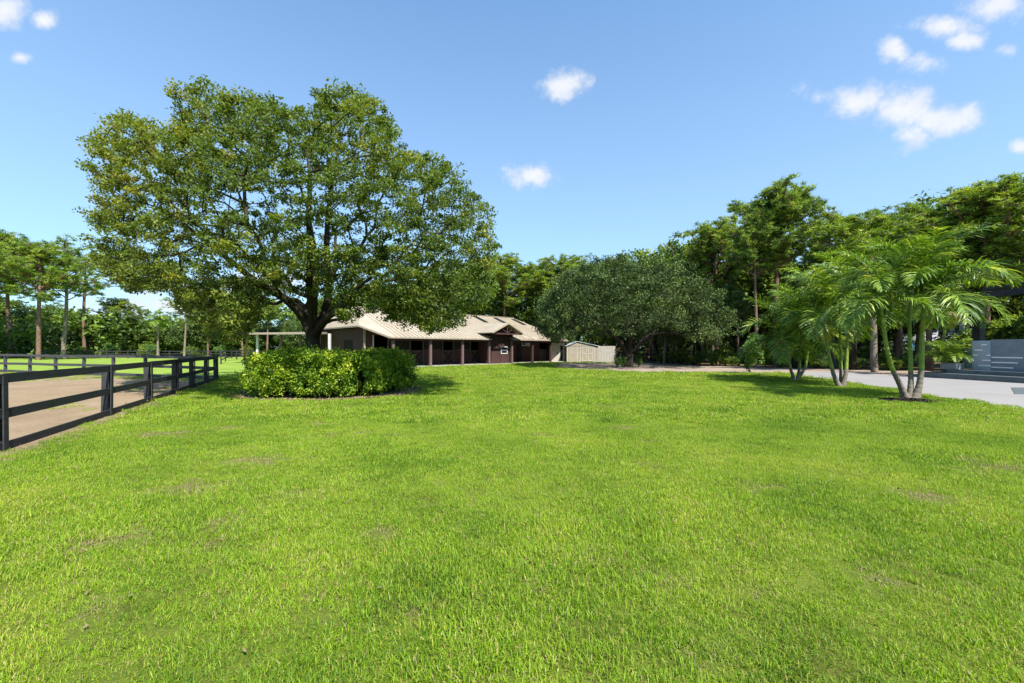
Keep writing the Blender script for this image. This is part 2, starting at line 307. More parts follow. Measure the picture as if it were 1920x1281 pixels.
# ------------------------------------------------------------------ ground
edge_near = [G(1474, 700), G(1585, 717), G(1622, 722), G(1673, 729.5), G(1725, 740), G(1790, 750), G(1860, 759), G(1920, 768)]
S = 420
g = sheet('ground', [(-S, -60), (S, -60), (S, S), (-S, S)], 0, M_lawn)
road_near = [G(1035, 688.5), G(1100, 694), G(1190, 697), G(1290, 698.5), G(1400, 700), G(1480, 700.5)]
road_far = [G(1600, 692), G(1496, 690), G(1391, 688), G(1300, 685), G(1204, 680.8), G(1100, 680.6), G(1050, 681.2)]
road_poly = [p[:2] for p in road_near] + [G(1560, 704)[:2], (52, 25.5), (60, 30)] + [p[:2] for p in road_far]
litter_poly = [G(1150, 680.5)[:2], G(1300, 686)[:2], G(1500, 690.2)[:2], G(1700, 693)[:2], (70, 26), (140, 26), (140, 110), (-30, 110), (12, 62)]
drive_poly = [p[:2] for p in edge_near] + [(25, 11), (40, 9), (60, 9), (60, 24.5), G(1735, 706)[:2], G(1640, 702)[:2], G(1560, 697)[:2]]
sheet('woodland_floor', wavy(litter_poly, .25, 1.2, 3), .004, M_litter)
sheet('dirt_road', wavy(road_poly, .07, .6, 4), .008, M_dirt)
sheet('driveway', drive_poly, .014, M_conc)
fA, fB = np.array((-8.84, 7.37)), np.array((-16.6, 24.0)); fd = (fB - fA) / np.linalg.norm(fB - fA)
fC = np.array((-34.0, 30.0))
pad = [fA - fd * 16 + (.12, 0), fB + (.1, .1), fC, (-70, 43), (-70, -7)]
pad_near = fA + fd * np.linspace(-16, 18.4, 60)[:, None]
sheet('paddock_sand', wavy(pad, .10, .5, 5), .006, M_sand)
wn = [tuple(fA + fd * t + np.array((.06, 0))) for t in np.linspace(-9, 17.5, 40)] + [tuple(fA + fd * t + np.array((.06 + (.42 + .3 * math.sin(t * 1.7) * math.sin(t * .6 + 1)) * (1 if t < 12 else .6), 0))) for t in np.linspace(17.5, -9, 60)]
sheet('worn_strip', wavy(wn, .05, .25, 15), .008, M_thatch)
sheet('field_grass', wavy([(-16.2, 24.6), (-34.2, 30.6), (-72, 44), (-160, 60), (-160, 160), (-20, 160), (-18, 60)], .2, 2, 6), .004, M_farlawn)
hc = np.array((-7.35, 17.6)); 
th = np.linspace(0, 2 * math.pi, 60, endpoint=False)
bed = [(hc[0] + 3.55 * math.cos(a), hc[1] + 3.15 * math.sin(a)) for a in th]
bedo = sheet('planting_bed', wavy(bed, .06, .3, 8), .010, M_bedlit)
mc = G(1706, 752)
mul = [(mc[0] + 1.05 * math.cos(a), mc[1] + .62 * math.sin(a)) for a in th]
sheet('mulch_bed', wavy(mul, .05, .2, 9), .010, M_mulch)

# ------------------------------------------------------------------ barn frame
P0 = np.array((-7.746, 40.5)); U = np.array((.701, .713)); VN = np.array((.713, -.701))
def bp(t, v, z=0.0):
    q = P0 + U * t + VN * v; return np.array((q[0], q[1], z))
def tpx(px, v=0.0):                                   # run along the facade at which a sight line meets the plane v
    k = (px - 960) / FPX; q = P0 + VN * v
    return (k * q[1] - q[0]) / (U[0] - k * U[1])
def bbox(mb, t0, t1, v0, v1, z0, z1):
    return mb.box8([bp(t0, v1, z0), bp(t1, v1, z0), bp(t1, v0, z0), bp(t0, v0, z0), bp(t0, v1, z1), bp(t1, v1, z1), bp(t1, v0, z1), bp(t0, v0, z1)])
def roofz(v): return 2.70 + .387 * (.4 - v)
walk = [bp(-6.6, .5), bp(22, .5), bp(22, -2.6), bp(-6.6, -2.6)]
mbw = MB(); bbox(mbw, -6.6, 22, -2.6, .55, -.1, .05); wk = mbw.build('walkway', M_slab); wk['kind'] = 'structure'
barn = thing('horse_barn', 'long low brown horse barn with tan metal hip roof, stall doors and porch posts', 'barn', tuple(bp(8, -6)))
WV = -2.5
# --- main roof: three planes with thickness
VR = -8.0; ZR = roofz(VR)
tp0, tp1 = -4.45, 21.15            # porch eave ends
TR0, TR1 = -3.9, 19.4              # ridge ends
e0, e1 = tpx(921.5, .4), tpx(963, .4)
mb = MB()
def rp(t, v): return bp(t, v, roofz(v))
ext = (0, 0, -.09)
nv = -.42
mb.prism([rp(tp0, .4), rp(e0, .4), rp(e0, nv), rp(-4.73, nv)], ext)
mb.prism([rp(e1, .4), rp(tp1, .4), rp(tp1 - .12, nv), rp(e1, nv)], ext)
mb.prism([rp(-4.73, nv), rp(tp1 - .12, nv), rp(TR1, VR), rp(TR0, VR), rp(-5.95, -2.25)], ext)
mb.build('roof', M_roof, barn)
mb = MB()
zb = roofz(-2.25)
def rq(t, v): return bp(t, v, ZR - (VR - v) * .387)    # back slope
mb.prism([rq(TR0, VR), rq(TR1, VR), bp(tp1, -15.2, ZR - 7.2 * .387), bp(-5.95, -13.75, zb)], ext)
mb.build('rear_roof', M_roof, barn)
mb = MB()
mb.prism([bp(-5.97, -13.75, zb), bp(-5.97, -2.25, zb), bp(TR0, VR, ZR)], ext)
mb.build('hip_end', M_roof, barn)
mb = MB()
mb.prism([bp(tp1, .4, roofz(.4)), bp(tp1, -15.2, ZR - 7.2 * .387), bp(TR1, VR, ZR)], ext)
mb.build('far_hip_end', M_roof, barn)
# ridge cap, seams, gutter, skylights
mb = MB(); mb.bar(bp(TR0, VR, ZR + .03), bp(TR1, VR, ZR + .03), .3, .06); mb.build('ridge_cap', M_seam, barn)
mb = MB(); t = -3.7
while t < 21:
    vt = VR if TR0 < t < TR1 else (VR + (t - TR1) / (tp1 - TR1) * 7.6 if t > TR1 else VR)
    v_e = .38 if (t < e0 or t > e1) else nv
    if vt < v_e - .5: mb.bar(rp(t, vt) + (0, 0, .02), rp(t, v_e) + (0, 0, .02), .03, .04)
    t += .46
for k in range(24):
    v = -13.3 + k * .46
    f = 1 - abs(v - VR) / 5.75
    a = bp(-5.97, v, zb + .02); b = bp(-5.97 + (TR0 + 5.97) * f, v, zb + (ZR - zb) * f + .02)
    if f > .08: mb.bar(a, b, .03, .04)
s_ = mb.build('roof_seams', M_seam, barn); s_['kind'] = 'stuff'
for (a, b) in ((tp0, e0), (e1, tp1)):
    mb = MB(); mb.bar(bp(a, .44, roofz(.4) - .02), bp(b, .44, roofz(.4) - .02), .1, .13); mb.build('gutter', M_gutter, barn)
mb = MB(); mb.bar(bp(-6.0, -2.3, zb - .03), bp(-6.0, -13.6, zb - .03), .1, .13); mb.build('gutter', M_gutter, barn)
mb = MB(); mb.bar(bp(-5.95, -2.2, zb - .03), rp(tp0, .4) + (0, 0, -.03), .08, .14); mb.build('rake_board', M_gutter, barn)
for px, v0 in ((892, -7.5), (929, -7.4), (963, -7.3), (852, -7.5)):
    t = tpx(px, -6.9); t = min(t, 18.3)
    mb = MB(); mb.prism([rp(t, v0) + (0, 0, .07), rp(t, v0 + 2.2) + (0, 0, .07), rp(t + .7, v0 + 2.2) + (0, 0, .07), rp(t + .7, v0) + (0, 0, .07)], (0, 0, -.07)); mb.build('skylight', M_win, barn)
mb = MB(); mb.prism([rp(13.2, .3) + (0, 0, .035), rp(17.2, .34) + (0, 0, .035), rp(16.6, -.45) + (0, 0, .035), rp(13.6, -.7) + (0, 0, .035)], (0, 0, -.02)); mb.build('stained_panel', M_roofu, barn)
# --- posts
post_t = [tpx(p) for p in (737, 807, 867, 917, 959.5, 998, 1032, 1061)]
for i, t in enumerate(post_t):
    mb = MB(); bbox(mb, t - .11, t + .11, -.11, .11, .05, 2.62); mb.build('porch_post', M_brown2 if i < 5 else M_brown, barn)
mb = MB(); bbox(mb, -4.3, e0, -.09, .07, 2.42, 2.60); mb.build('porch_beam', M_brown, barn)
mb = MB(); bbox(mb, e1, 20.9, -.09, .07, 2.42, 2.60); mb.build('porch_beam', M_brown, barn)
# --- front wall with stall openings
TB = 20.9
WL = -5.3
def wt(px): return tpx(px, WV)
doors = [(699.6, 728), (769, 793.7), (830, 850.6), (882, 898.6)]
ts = [WL, wt(699.6)]
lower_top, head = 1.55, 2.95
# solid piece at near corner
mb = MB(); bbox(mb, WL, wt(699.6) - .08, WV - .12, WV, .05, 3.75); mb.build('wall', M_brown, barn)
# header band above openings
mb = MB(); bbox(mb, wt(699.6) - .08, TB, WV - .12, WV, head, 3.72); mb.build('wall', M_brown, barn)
edges = [wt(p) for p in (699.6, 728, 769, 793.7, 830, 850.6, 882, 898.6)]
for i in range(0, 8):
    a = edges[i]; b = edges[i + 1] if i < 7 else tpx(921, WV)
    if i % 2 == 0:      # dutch door: leaf with crossed battens, proud of the wall
        mb = MB(); bbox(mb, a + .06, b - .06, WV - .08, WV - .02, .06, lower_top - .02); d = mb.build('stall_door', M_brown, barn)
        for (p, q) in (((a + .12, .15), (b - .12, 1.45)), ((a + .12, 1.45), (b - .12, .15))):
            mb = MB(); mb.bar(bp(p[0], WV + .002, p[1]), bp(q[0], WV + .002, q[1]), .03, .11, up=(0, 0, 1)); mb.build('cross_batten', M_dark, d)
        for zz in (.12, 1.47):
            mb = MB(); mb.bar(bp(a + .08, WV + .012, zz), bp(b - .08, WV + .012, zz), .03, .1); mb.build('door_rail', M_mull, d)
    else:
        mb = MB(); bbox(mb, a + .05, b - .05, WV - .12, WV, .05, lower_top); mb.build('lower_wall', M_brown, barn)
        mb = MB(); bbox(mb, a + .05, b - .05, WV - .10, WV - .06, lower_top + .06, head); mb.build('stall_dark_panel', M_dark, barn)  # solid near-black board; the stall's inner darkness is put into its colour
        mb = MB(); bbox(mb, a + .02, b - .02, WV - .13, WV + .03, lower_top, lower_top + .06); mb.build('sill', M_mull, barn)
for e in edges:
    mb = MB(); bbox(mb, e - .06, e + .06, WV - .14, WV + .03, .05, head); mb.build('mullion', M_mull if e > edges[0] + .1 else M_white, barn)
# --- entry room under the small gable
ea, eb = tpx(921.5, -.3), tpx(958, -.3)
mb = MB(); bbox(mb, ea, eb, -.42, -.3, .05, 3.4); mb.build('entry_wall', M_brown, barn)
mb = MB(); bbox(mb, ea, ea + .12, -2.5, -.43, .05, 3.4); mb.build('entry_wall', M_brown, barn)
mb = MB(); bbox(mb, eb - .12, eb, -2.5, -.43, .05, 3.4); mb.build('entry_wall', M_brown, barn)
wa, wb_ = tpx(939, -.28), tpx(951, -.28)
win = MB(); bbox(win, wa + .08, wb_ - .08, -.29, -.27, 1.18, 1.86); win = win.build('window', M_win, barn)
for (a, b, c, d) in ((wa, wa + .09, 1.1, 1.94), (wb_ - .09, wb_, 1.1, 1.94), (wa + .092, wb_ - .092, 1.1, 1.19), (wa + .092, wb_ - .092, 1.85, 1.94), (wa + .092, wb_ - .092, 1.48, 1.57)):
    mb = MB(); bbox(mb, a, b, -.29, -.24, c, d); mb.build('window_frame', M_white, win)
# gable
gm = 9.3; ga, gb = tpx(921.5, 1.0), tpx(980.5, 1.0); gm = (ga + gb) / 2; gz, ge = 4.5, 3.42
vback = .4 - (gz - 2.7) / .387
for s_, (a, b) in enumerate(((ga, gm), (gm, gb))):
    za, zb_ = (ge, gz) if s_ == 0 else (gz, ge)
    mb = MB(); mb.prism([bp(a, 1.15, za), bp(b, 1.15, zb_), bp(b, vback if s_ == 0 else -1.6, zb_), bp(a, -1.6 if s_ == 0 else vback, za)], (0, 0, -.08)); mb.build('gable_roof', M_roof, barn)
    mb = MB(); mb.bar(bp(a, 1.17, za - .05), bp(b, 1.17, zb_ - .05), .05, .17); mb.build('fascia', M_roof, barn)
mb = MB(); mb.prism([bp(ga + .3, .35, ge - .06), bp(gb - .3, .35, ge - .06), bp(gm, .35, gz - .25)], tuple(-VN * .1) + (0,)); mb.build('gable_wall', M_brown, barn)
mb = MB(); mb.bar(bp(ga + .15, .95, ge - .12), bp(gb - .15, .95, ge - .12), .12, .16); mb.build('tie_beam', M_brown, barn)
mb = MB(); mb.bar(bp(gm, .95, ge - .05), bp(gm, .95, gz - .15), .1, .1, up=(1, 0, 0)); mb.build('king_post', M_brown, barn)
mb = MB(); mb.bar(bp(gm, .95, ge), bp(gm + .9, .95, ge + .42), .06, .08); mb.build('truss_web', M_brown, barn)
mb = MB(); mb.bar(bp(gm, .95, ge), bp(gm - .9, .95, ge + .42), .06, .08); mb.build('truss_web', M_brown, barn)
mb = MB(); bbox(mb, post_t[4] - .10, post_t[4] + .10, -.10, .10, 2.62, 3.35); mb.build('porch_post', M_brown, barn)
# --- right of entry
mb = MB(); bbox(mb, tpx(958, WV) - 3, wt(1012), WV - .12, WV, .05, head); mb.build('wall', M_brown, barn)
mb = MB(); bbox(mb, wt(1012), wt(1030), WV - .12, WV, .05, 1.6); mb.build('lower_wall', M_mull, barn)
mb = MB(); bbox(mb, wt(1030), TB, WV - .12, WV, .05, head); mb.build('wall', M_brown, barn)
for (a, b) in ((978.5, 984), (985.5, 989), (990, 993.5)):
    mb = MB(); bbox(mb, wt(a), wt(b), WV, WV + .04, 2.0, 2.6); f_ = mb.build('transom_window', M_white, barn)
    mb = MB(); bbox(mb, wt(a) + .08, wt(b) - .08, WV + .041, WV + .05, 2.1, 2.5); mb.build('pane', M_win, f_)
mb = MB(); bbox(mb, wt(968), wt(977), WV, WV + .03, .06, 2.3); mb.build('barn_door', M_dark, barn)
# interior back wall + end wall + rear wall
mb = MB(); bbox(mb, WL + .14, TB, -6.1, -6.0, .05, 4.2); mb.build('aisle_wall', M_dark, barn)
mb = MB(); bbox(mb, WL, TB, -13.6, -13.5, 0, 3.6); mb.build('wall', M_brown, barn)
mb = MB(); bbox(mb, TB - .12, TB, -13.49, -2.63, 0, 3.0); mb.build('wall', M_brown, barn)
dA, dB = 2.2, 4.0
for a, b, z0, z1 in ((0, dA, 0, 3.6), (dA, dB, 2.5, 3.6), (dB, 11, 0, 3.6)):
    mb = MB(); bbox(mb, WL - .12, WL, -2.5 - b, -2.5 - a, z0, z1); mb.build('end_wall', M_brown, barn)
mb = MB(); bbox(mb, WL - .06, WL - .03, -2.5 - dB, -2.5 - dA, 0, 2.5); mb.build('end_door', M_dark, barn)
mb = MB(); bbox(mb, WL - .16, WL + .02, -2.52, -2.42, 0.05, 3.6); mb.build('corner_trim', M_gutter, barn)
# --- canopy at the left end
for px, zt, m_ in ((618, 3.05, M_white), (563, 3.05, M_brown2), (527, 3.05, M_brown2), (483, 3.05, M_white)):
    Y = 38 if px == 618 else 42; q = W(px, 652, Y); mb = MB(); mb.box(q[0] - .1, q[0] + .1, Y - .1, Y + .1, 0, zt); mb.build('canopy_post', m_, barn)
mb = MB(); xl, xr = W(467, 0, 41)[0], W(600, 0, 41)[0]
mb.box8([(xl, 41, 3.06), (xr, 41, 3.1), (xr, 47.5, 3.3), (xl, 47.5, 3.26), (xl, 41, 3.24), (xr, 41, 3.32), (xr, 47.5, 3.5), (xl, 47.5, 3.42)]); mb.build('canopy_roof', M_gutter, barn)
mb = MB(); mb.box(W(563, 0, 42)[0], W(600, 0, 42)[0] + .8, 44.8, 44.92, 0, 3.0); mb.build('canopy_wall', M_brown, barn)

# ------------------------------------------------------------------ sheds beyond the barn
def frontbox(mb, px0, px1, Y, dpt, z0, z1, yoff=0):
    x0, x1 = (px0 - 960) / FPX * Y, (px1 - 960) / FPX * Y
    return mb.box(x0, x1, Y + yoff, Y + dpt, z0, z1)
Ys = 54.0
sh = thing('storage_shed', 'tan storage shed with double doors and small grey metal gable roof right of the barn', 'shed', ((1090 - 960) / FPX * Ys, Ys, 0))
mb = MB(); frontbox(mb, 1063, 1121, Ys, 3.2, 0, 2.0); mb.build('wall', M_shed, sh)
x0, x1 = (1062 - 960) / FPX * Ys, (1124 - 960) / FPX * Ys; xm = x0 + 1.4
mb = MB(); mb.prism([(x0 - .1, Ys - .15, 2.02), (xm, Ys - .15, 2.62), (xm, Ys + 3.4, 2.62), (x0 - .1, Ys + 3.4, 2.02)], (0, 0, -.06)); mb.build('roof', M_shroof, sh)
mb = MB(); mb.prism([(xm + .01, Ys - .15, 2.62), (x1, Ys - .15, 2.02), (x1, Ys + 3.4, 2.02), (xm + .01, Ys + 3.4, 2.62)], (0, 0, -.06)); mb.build('roof', M_shroof, sh)
mb = MB(); mb.prism([(x0, Ys - .03, 2.005), (x1 - .2, Ys - .03, 2.005), (xm, Ys - .03, 2.54)], (0, .1, 0)); mb.build('gable_wall', M_shed, sh)
for a, b in ((1090.5, 1101), (1102, 1112)):
    mb = MB(); frontbox(mb, a, b, Ys, -.03, .08, 1.92); d = mb.build('door', M_shed, sh)
    for c, e in ((a, a + 1.5), (b - 1.5, b)):
        mb = MB(); frontbox(mb, c, e, Ys - .035, -.02, .08, 1.92); mb.build('trim', M_shedt, d)
    for z0 in (.08, .95, 1.8):
        mb = MB(); frontbox(mb, a + 1.6, b - 1.6, Ys - .035, -.018, z0, z0 + .12); mb.build('trim', M_shedt, d)
    cx = ((a + b) / 2 - 960) / FPX * Ys
for px in (1063.5, 1082, 1088, 1114, 1120):
    mb = MB(); frontbox(mb, px - .7, px + .7, Ys, -.025, 0, 1.98); mb.build('batten', M_shedt, sh)
Yp = 52.0
pf = thing('panel_fence', 'pale solid panel fence between the tan shed and the spreading oak', 'fence', ((1137 - 960) / FPX * Yp, Yp, 0))
for i in range(6):
    a = 1121.5 + i * 5.4
    mb = MB(); frontbox(mb, a, a + 5.2, Yp, .06, .05, 2.0 - .01 * (i % 2)); mb.build('panel', M_pipe, pf)
Yt = 55.5
ws = thing('wash_house', 'cream wash house with narrow black doorway seen behind the last barn posts', 'shed', ((1047 - 960) / FPX * Yt, Yt, 0))
mb = MB(); frontbox(mb, 1033, 1058.5, Yt, 3, 0, 2.55); mb.build('wall', M_shedt, ws)
mb = MB(); frontbox(mb, 1050.5, 1055, Yt, -.03, 0, 2.05); mb.build('door', M_dark, ws)
mb = MB(); frontbox(mb, 1044.5, 1046.5, Yt, -.06, .95, 1.15); mb.build('meter_box', M_dark, ws)
mb = MB(); frontbox(mb, 1032, 1060, Yt - .3, 3.6, 2.56, 2.66); mb.build('roof', M_shed, ws)
# playset behind the oak
pl = thing('playset', 'wooden playset with orange canvas roof behind the spreading oak', 'playset', (14.6, 57, 0))
for x in (13.7, 15.6):
    for y in (56.2, 57.8):
        mb = MB(); mb.box(x - .06, x + .06, y - .06, y + .06, 0, 1.3); mb.build('post', M_wood, pl)
mb = MB(); mb.prism([(13.5, 56, 1.3), (14.7, 56, 1.9), (14.7, 58, 1.9), (13.5, 58, 1.3)], (0, 0, -.03)); mb.build('canvas_roof', M_orange, pl)
mb = MB(); mb.prism([(14.71, 56, 1.9), (15.9, 56, 1.3), (15.9, 58, 1.3), (14.71, 58, 1.9)], (0, 0, -.03)); mb.build('canvas_roof', M_orange, pl)
mb = MB(); mb.box(13.76, 15.54, 56.25, 57.75, .55, .62); mb.build('deck', M_wood, pl)
sl = thing('playground_slide', 'small orange slide right of the spreading oak trunk', 'slide', (18.4, 57, 0))
mb = MB(); mb.prism([(17.9, 57, 1.75), (18.35, 57, 1.75), (18.9, 57, .9), (20, 57, .2), (19.6, 57, .1), (18.5, 57, .75)], (0, .5, 0)); mb.build('chute', M_orange, sl)
mb = MB(); mb.box(17.85, 17.97, 57.1, 57.4, 0, 1.9); mb.build('post', M_wood, sl)

# ------------------------------------------------------------------ wooden fences
def fence(label, pts, rails, rh, th_, pw, ph, m, face=1, battens=False, mark=None, out=None):
    o = thing('wooden_fence', label, 'fence', (*pts[0], 0))
    pts = [np.array(p, float) for p in pts]
    for i, p in enumerate(pts):
        d = pts[min(i + 1, len(pts) - 1)] - pts[max(i - 1, 0)]; d /= np.linalg.norm(d); n = np.array((d[1], -d[0])) * face
        j = rng.normal(0, .02, 2)
        c = p - n * (pw / 2)
        mb = MB(); mb.bar((*(c), 0), (*(c + j), ph), pw, pw, up=(*n, 0)); mb.build('post', m if out is None else out, o)
        if battens:
            b = p + n * (th_ + .012); mb = MB(); mb.bar((*b, 0.0), (*(b + j * .5), ph), .13, .022, up=(*n, 0)); mb.build('batten', m, o)
    for i in range(len(pts) - 1):
        a, b = pts[i], pts[i + 1]; d = (b - a) / np.linalg.norm(b - a); n = np.array((d[1], -d[0])) * face
        for z in rails:
            dz = rng.normal(0, .011); q0 = a + n * th_ / 2 + d * .003; q1 = b + n * th_ / 2 - d * .003
            mb = MB(); mb.bar((*q0, z + dz), (*q1, z + rng.normal(0, .011)), th_, rh); mb.build('rail', m, o)
    return o
def fpx(px):
    k = (px - 960) / FPX; return fA + fd * ((k * fA[1] - fA[0]) / (fd[0] - k * fd[1]))
fpts = [fA - fd * 7.6, fA - fd * 3.9] + [fpx(p) for p in (4, 205, 282, 331, 363, 389, 407)]
fence('near charcoal board fence along the lawn with three rails and square posts', fpts, (.085, .66, 1.255), .165, .035, .15, 1.31, M_fence, 1, True)
n2 = 12; f2 = [fB + (fC - fB) * t for t in np.linspace(0, 1, 7)[1:]] ; f2 = [fB + np.array((-.2, .07))] + f2 + [fC + (fC - fB) / 6 * k for k in range(1, 8)]
fence('charcoal board fence closing the far side of the sand paddock', f2, (.12, .66, 1.25), .16, .035, .14, 1.32, M_fenceg, -1)
f3 = [np.array((-78 + i * 3.4, 71 + .12 * i)) for i in range(17)]
fence('dark board fence in front of the pines beyond the green field', f3, (.3, .75, 1.2), .14, .04, .14, 1.35, M_fence, 1)
gp = [G(416, 683), G(424, 677.5), G(445, 674), G(470, 672)]
fence('short black fence end between the field and the barn canopy', [p[:2] for p in gp], (.5, .95, 1.35), .12, .04, .15, 1.5, M_fence, 1)
f4 = [np.array((12.2 + i * 2.6, 53.5 - i * .62)) for i in range(16)]
fence('black rail fence running under the trees beyond the dirt road', f4, (.45, 1.0, 1.42), .1, .04, .12, 1.5, M_fence, 1)
f5 = [np.array((-36 + i * 3.1, 62 + i * .25)) for i in range(7)]
fence('low grey rail fence behind the barn canopy', f5, (.35, .8, 1.2), .14, .04, .12, 1.3, M_fenceg, 1)

# ------------------------------------------------------------------ modern house, right edge
hs_ = thing('modern_house', 'modern grey house with black flat patio roof and charcoal steps at the right edge', 'house', (27, 23, 0))
def hx(px, Y): return (px - 960) / FPX * Y
# steps follow a line from G(1735,707) to G(1920,719)
sA, sB = G(1733, 708)[:2], G(1920, 719.5)[:2]; sd = (sB - sA) / np.linalg.norm(sB - sA); sn = np.array((-sd[1], sd[0]))
if sn[1] < 0: sn = -sn
def sp_(a, n, z): q = sA + sd * a + sn * n; return (q[0], q[1], z)
def hbox(mb, a0, a1, n0, n1, z0, z1):
    return mb.box8([sp_(a0, n0, z0), sp_(a1, n0, z0), sp_(a1, n1, z0), sp_(a0, n1, z0), sp_(a0, n0, z1), sp_(a1, n0, z1), sp_(a1, n1, z1), sp_(a0, n1, z1)])
mb = MB(); hbox(mb, 0, 16, 0, 9, 0, .30); mb.build('step', M_step, hs_)
mb = MB(); hbox(mb, .6, 16, .75, 9, .302, .52); mb.build('step', M_step, hs_)
def apx(px, n):      # distance along the step line where the sight line px meets offset n
    k = (px - 960) / FPX; q = sA + sn * n; return (k * q[1] - q[0]) / (sd[0] - k * sd[1])
nW = 1.7
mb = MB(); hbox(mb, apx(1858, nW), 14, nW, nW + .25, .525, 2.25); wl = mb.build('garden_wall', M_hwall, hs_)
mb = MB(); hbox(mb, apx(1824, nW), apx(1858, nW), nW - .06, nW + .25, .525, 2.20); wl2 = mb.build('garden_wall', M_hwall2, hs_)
for a, b, z in ((1859, 1918, 1.255), (1859, 1909, .975), (1859, 1900, .70)):
    mb = MB(); hbox(mb, apx(a, nW), apx(b, nW), nW - .02, nW, z - .03, z + .035); mb.build('wall_strip', M_strip, wl)  # thin white bands, brighter than the wall they sit on
for a, b, z in ((1840, 1851, 1.96), (1828, 1842, 1.66), (1825, 1833, 1.37), (1850, 1858, 1.37), (1842, 1858, 1.08), (1835, 1858, .78), (1824.5, 1826.5, 1.07)):
    mb = MB(); hbox(mb, apx(a, nW - .06), apx(b, nW - .06), nW - .08, nW - .06, z - .03, z + .035); mb.build('wall_strip', M_strip, wl2)
mb = MB(); hbox(mb, apx(1806, nW), apx(1823, nW), nW + .05, nW + .07, .6, 1.75); mb.build('glass_railing', M_glass, hs_)
for i in range(14):
    px = 1757 + i * 3.6; a = apx(px, nW)
    mb = MB(); hbox(mb, a - .012, a + .012, nW, nW + .024, .525, .97); mb.build('baluster', M_step, hs_)
mb = MB(); hbox(mb, apx(1756, nW), apx(1806, nW), nW - .01, nW + .035, .972, 1.01); mb.build('handrail', M_step, hs_)
# column and roof
nC = 4.0
mb = MB(); hbox(mb, apx(1823, nC), apx(1837, nC), nC, nC + .4, .525, 4.3); mb.build('column', M_hroof, hs_)
def roofpt(px, py, n):  # point on plane n seen at px,py
    a = apx(px, n); q = sA + sd * a + sn * n; return (q[0], q[1], CAM_H - (py - HOR) / FPX * q[1])
nR = 2.6
p1 = np.array(roofpt(1840, 541, nR)); p2 = np.array(roofpt(1925, 518, nR))
p1b = p1.copy(); sdir = np.array((*sn, 0))
e_ = np.array((*sd, 0)) * 10
p2 = p1 + e_; p2[2] = p1[2] + .55
mb = MB(); mb.prism([p1, p2, p2 + sdir * 7 + (0, 0, .15), p1 + sdir * 7 + (0, 0, .15)], (0, 0, -.16)); mb.build('patio_roof', M_hroof, hs_)
mb = MB(); mb.bar(p1 + (0, 0, -.45), p2 + (0, 0, -.5), .2, .36); mb.build('roof_beam', M_hroof, hs_)
mb = MB(); hbox(mb, 5.6, 14, 6.6, 6.9, .525, 4.0); mb.build('wall', M_hroof, hs_)
# planter
pq = sA + sd * apx(1782, 1.0) + sn * 1.0
plt = thing('planter_box', 'low grey planter box on the charcoal steps', 'planter', (pq[0], pq[1], .525))
mb = MB(); hbox(mb, apx(1766, .95), apx(1795, .95), .85, 1.45, .525, .88); mb.build('box', M_hwall, plt)
mb = MB(); hbox(mb, apx(1766, .95) + .04, apx(1795, .95) - .04, .89, 1.41, .881, .90); mb.build('soil', M_mulch, plt)
mt = MB(); q0, q1, q2, q3 = G(1896, 728), G(1960, 728), G(1985, 741), G(1903, 740)
mt.prism([tuple(q[:2]) + (.03,) for q in (q3, q2, q1, q0)], (0, 0, -.014)); mt = mt.build('floor_mat', M_step); tag(mt, 'dark grey mat lying on the white driveway at the right edge', 'mat')
# far white house
fh = thing('white_house', 'pale two-storey neighbour house glimpsed behind the palms', 'house', (56, 55, 0))
mb = MB(); mb.box(hx(1733, 55), hx(1826, 55), 55, 63, 0, 5.6); mb.build('wall', M_farw, fh)
mb = MB(); mb.prism([(hx(1728, 54), 53.5, 2.7), (hx(1832, 54), 53.5, 2.7), (hx(1832, 54), 55, 3.5), (hx(1728, 54), 55, 3.5)], (0, 0, -.1)); mb.build('porch_roof', M_farr, fh)
mb = MB(); mb.prism([(hx(1728, 54), 54, 5.6), (hx(1832, 54), 54, 5.6), (hx(1832, 54), 59, 7.2), (hx(1728, 54), 59, 7.2)], (0, 0, -.1)); mb.build('roof', M_farr, fh)
for px in (1736, 1748, 1760, 1773, 1790):
    mb = MB(); mb.box(hx(px, 55), hx(px, 55) + .5, 54.9, 54.99, 3.7, 4.7); f_ = mb.build('window', M_win, fh)
    mb = MB(); mb.box(hx(px, 55) - .06, hx(px, 55) + .56, 54.84, 54.92, 3.6, 3.7); mb.build('sill', M_white, f_)
for px in (1734, 1740, 1760, 1780, 1800, 1820):
    mb = MB(); mb.box(hx(px, 54), hx(px, 54) + .12, 53.6, 53.72, 0, 2.65); mb.build('porch_post', M_white, fh)
mb = MB(); mb.box(hx(1733, 54), hx(1826, 54), 53.7, 53.78, 1.0, 1.12); mb.build('porch_rail', M_white, fh)
bs = thing('blue_playhouse', 'small blue structure beside the white neighbour house', 'playhouse', (hx(1712, 50), 50, 0))
mb = MB(); mb.box(hx(1706, 50), hx(1722, 50), 50, 51.2, 0, 2.6); mb.build('wall', M_blue, bs)
mb = MB(); mb.prism([(hx(1704, 50), 49.8, 2.6), (hx(1724, 50), 49.8, 2.6), (hx(1714, 50), 49.8, 3.2)], (0, 1.6, 0)); mb.build('roof', M_farr, bs)

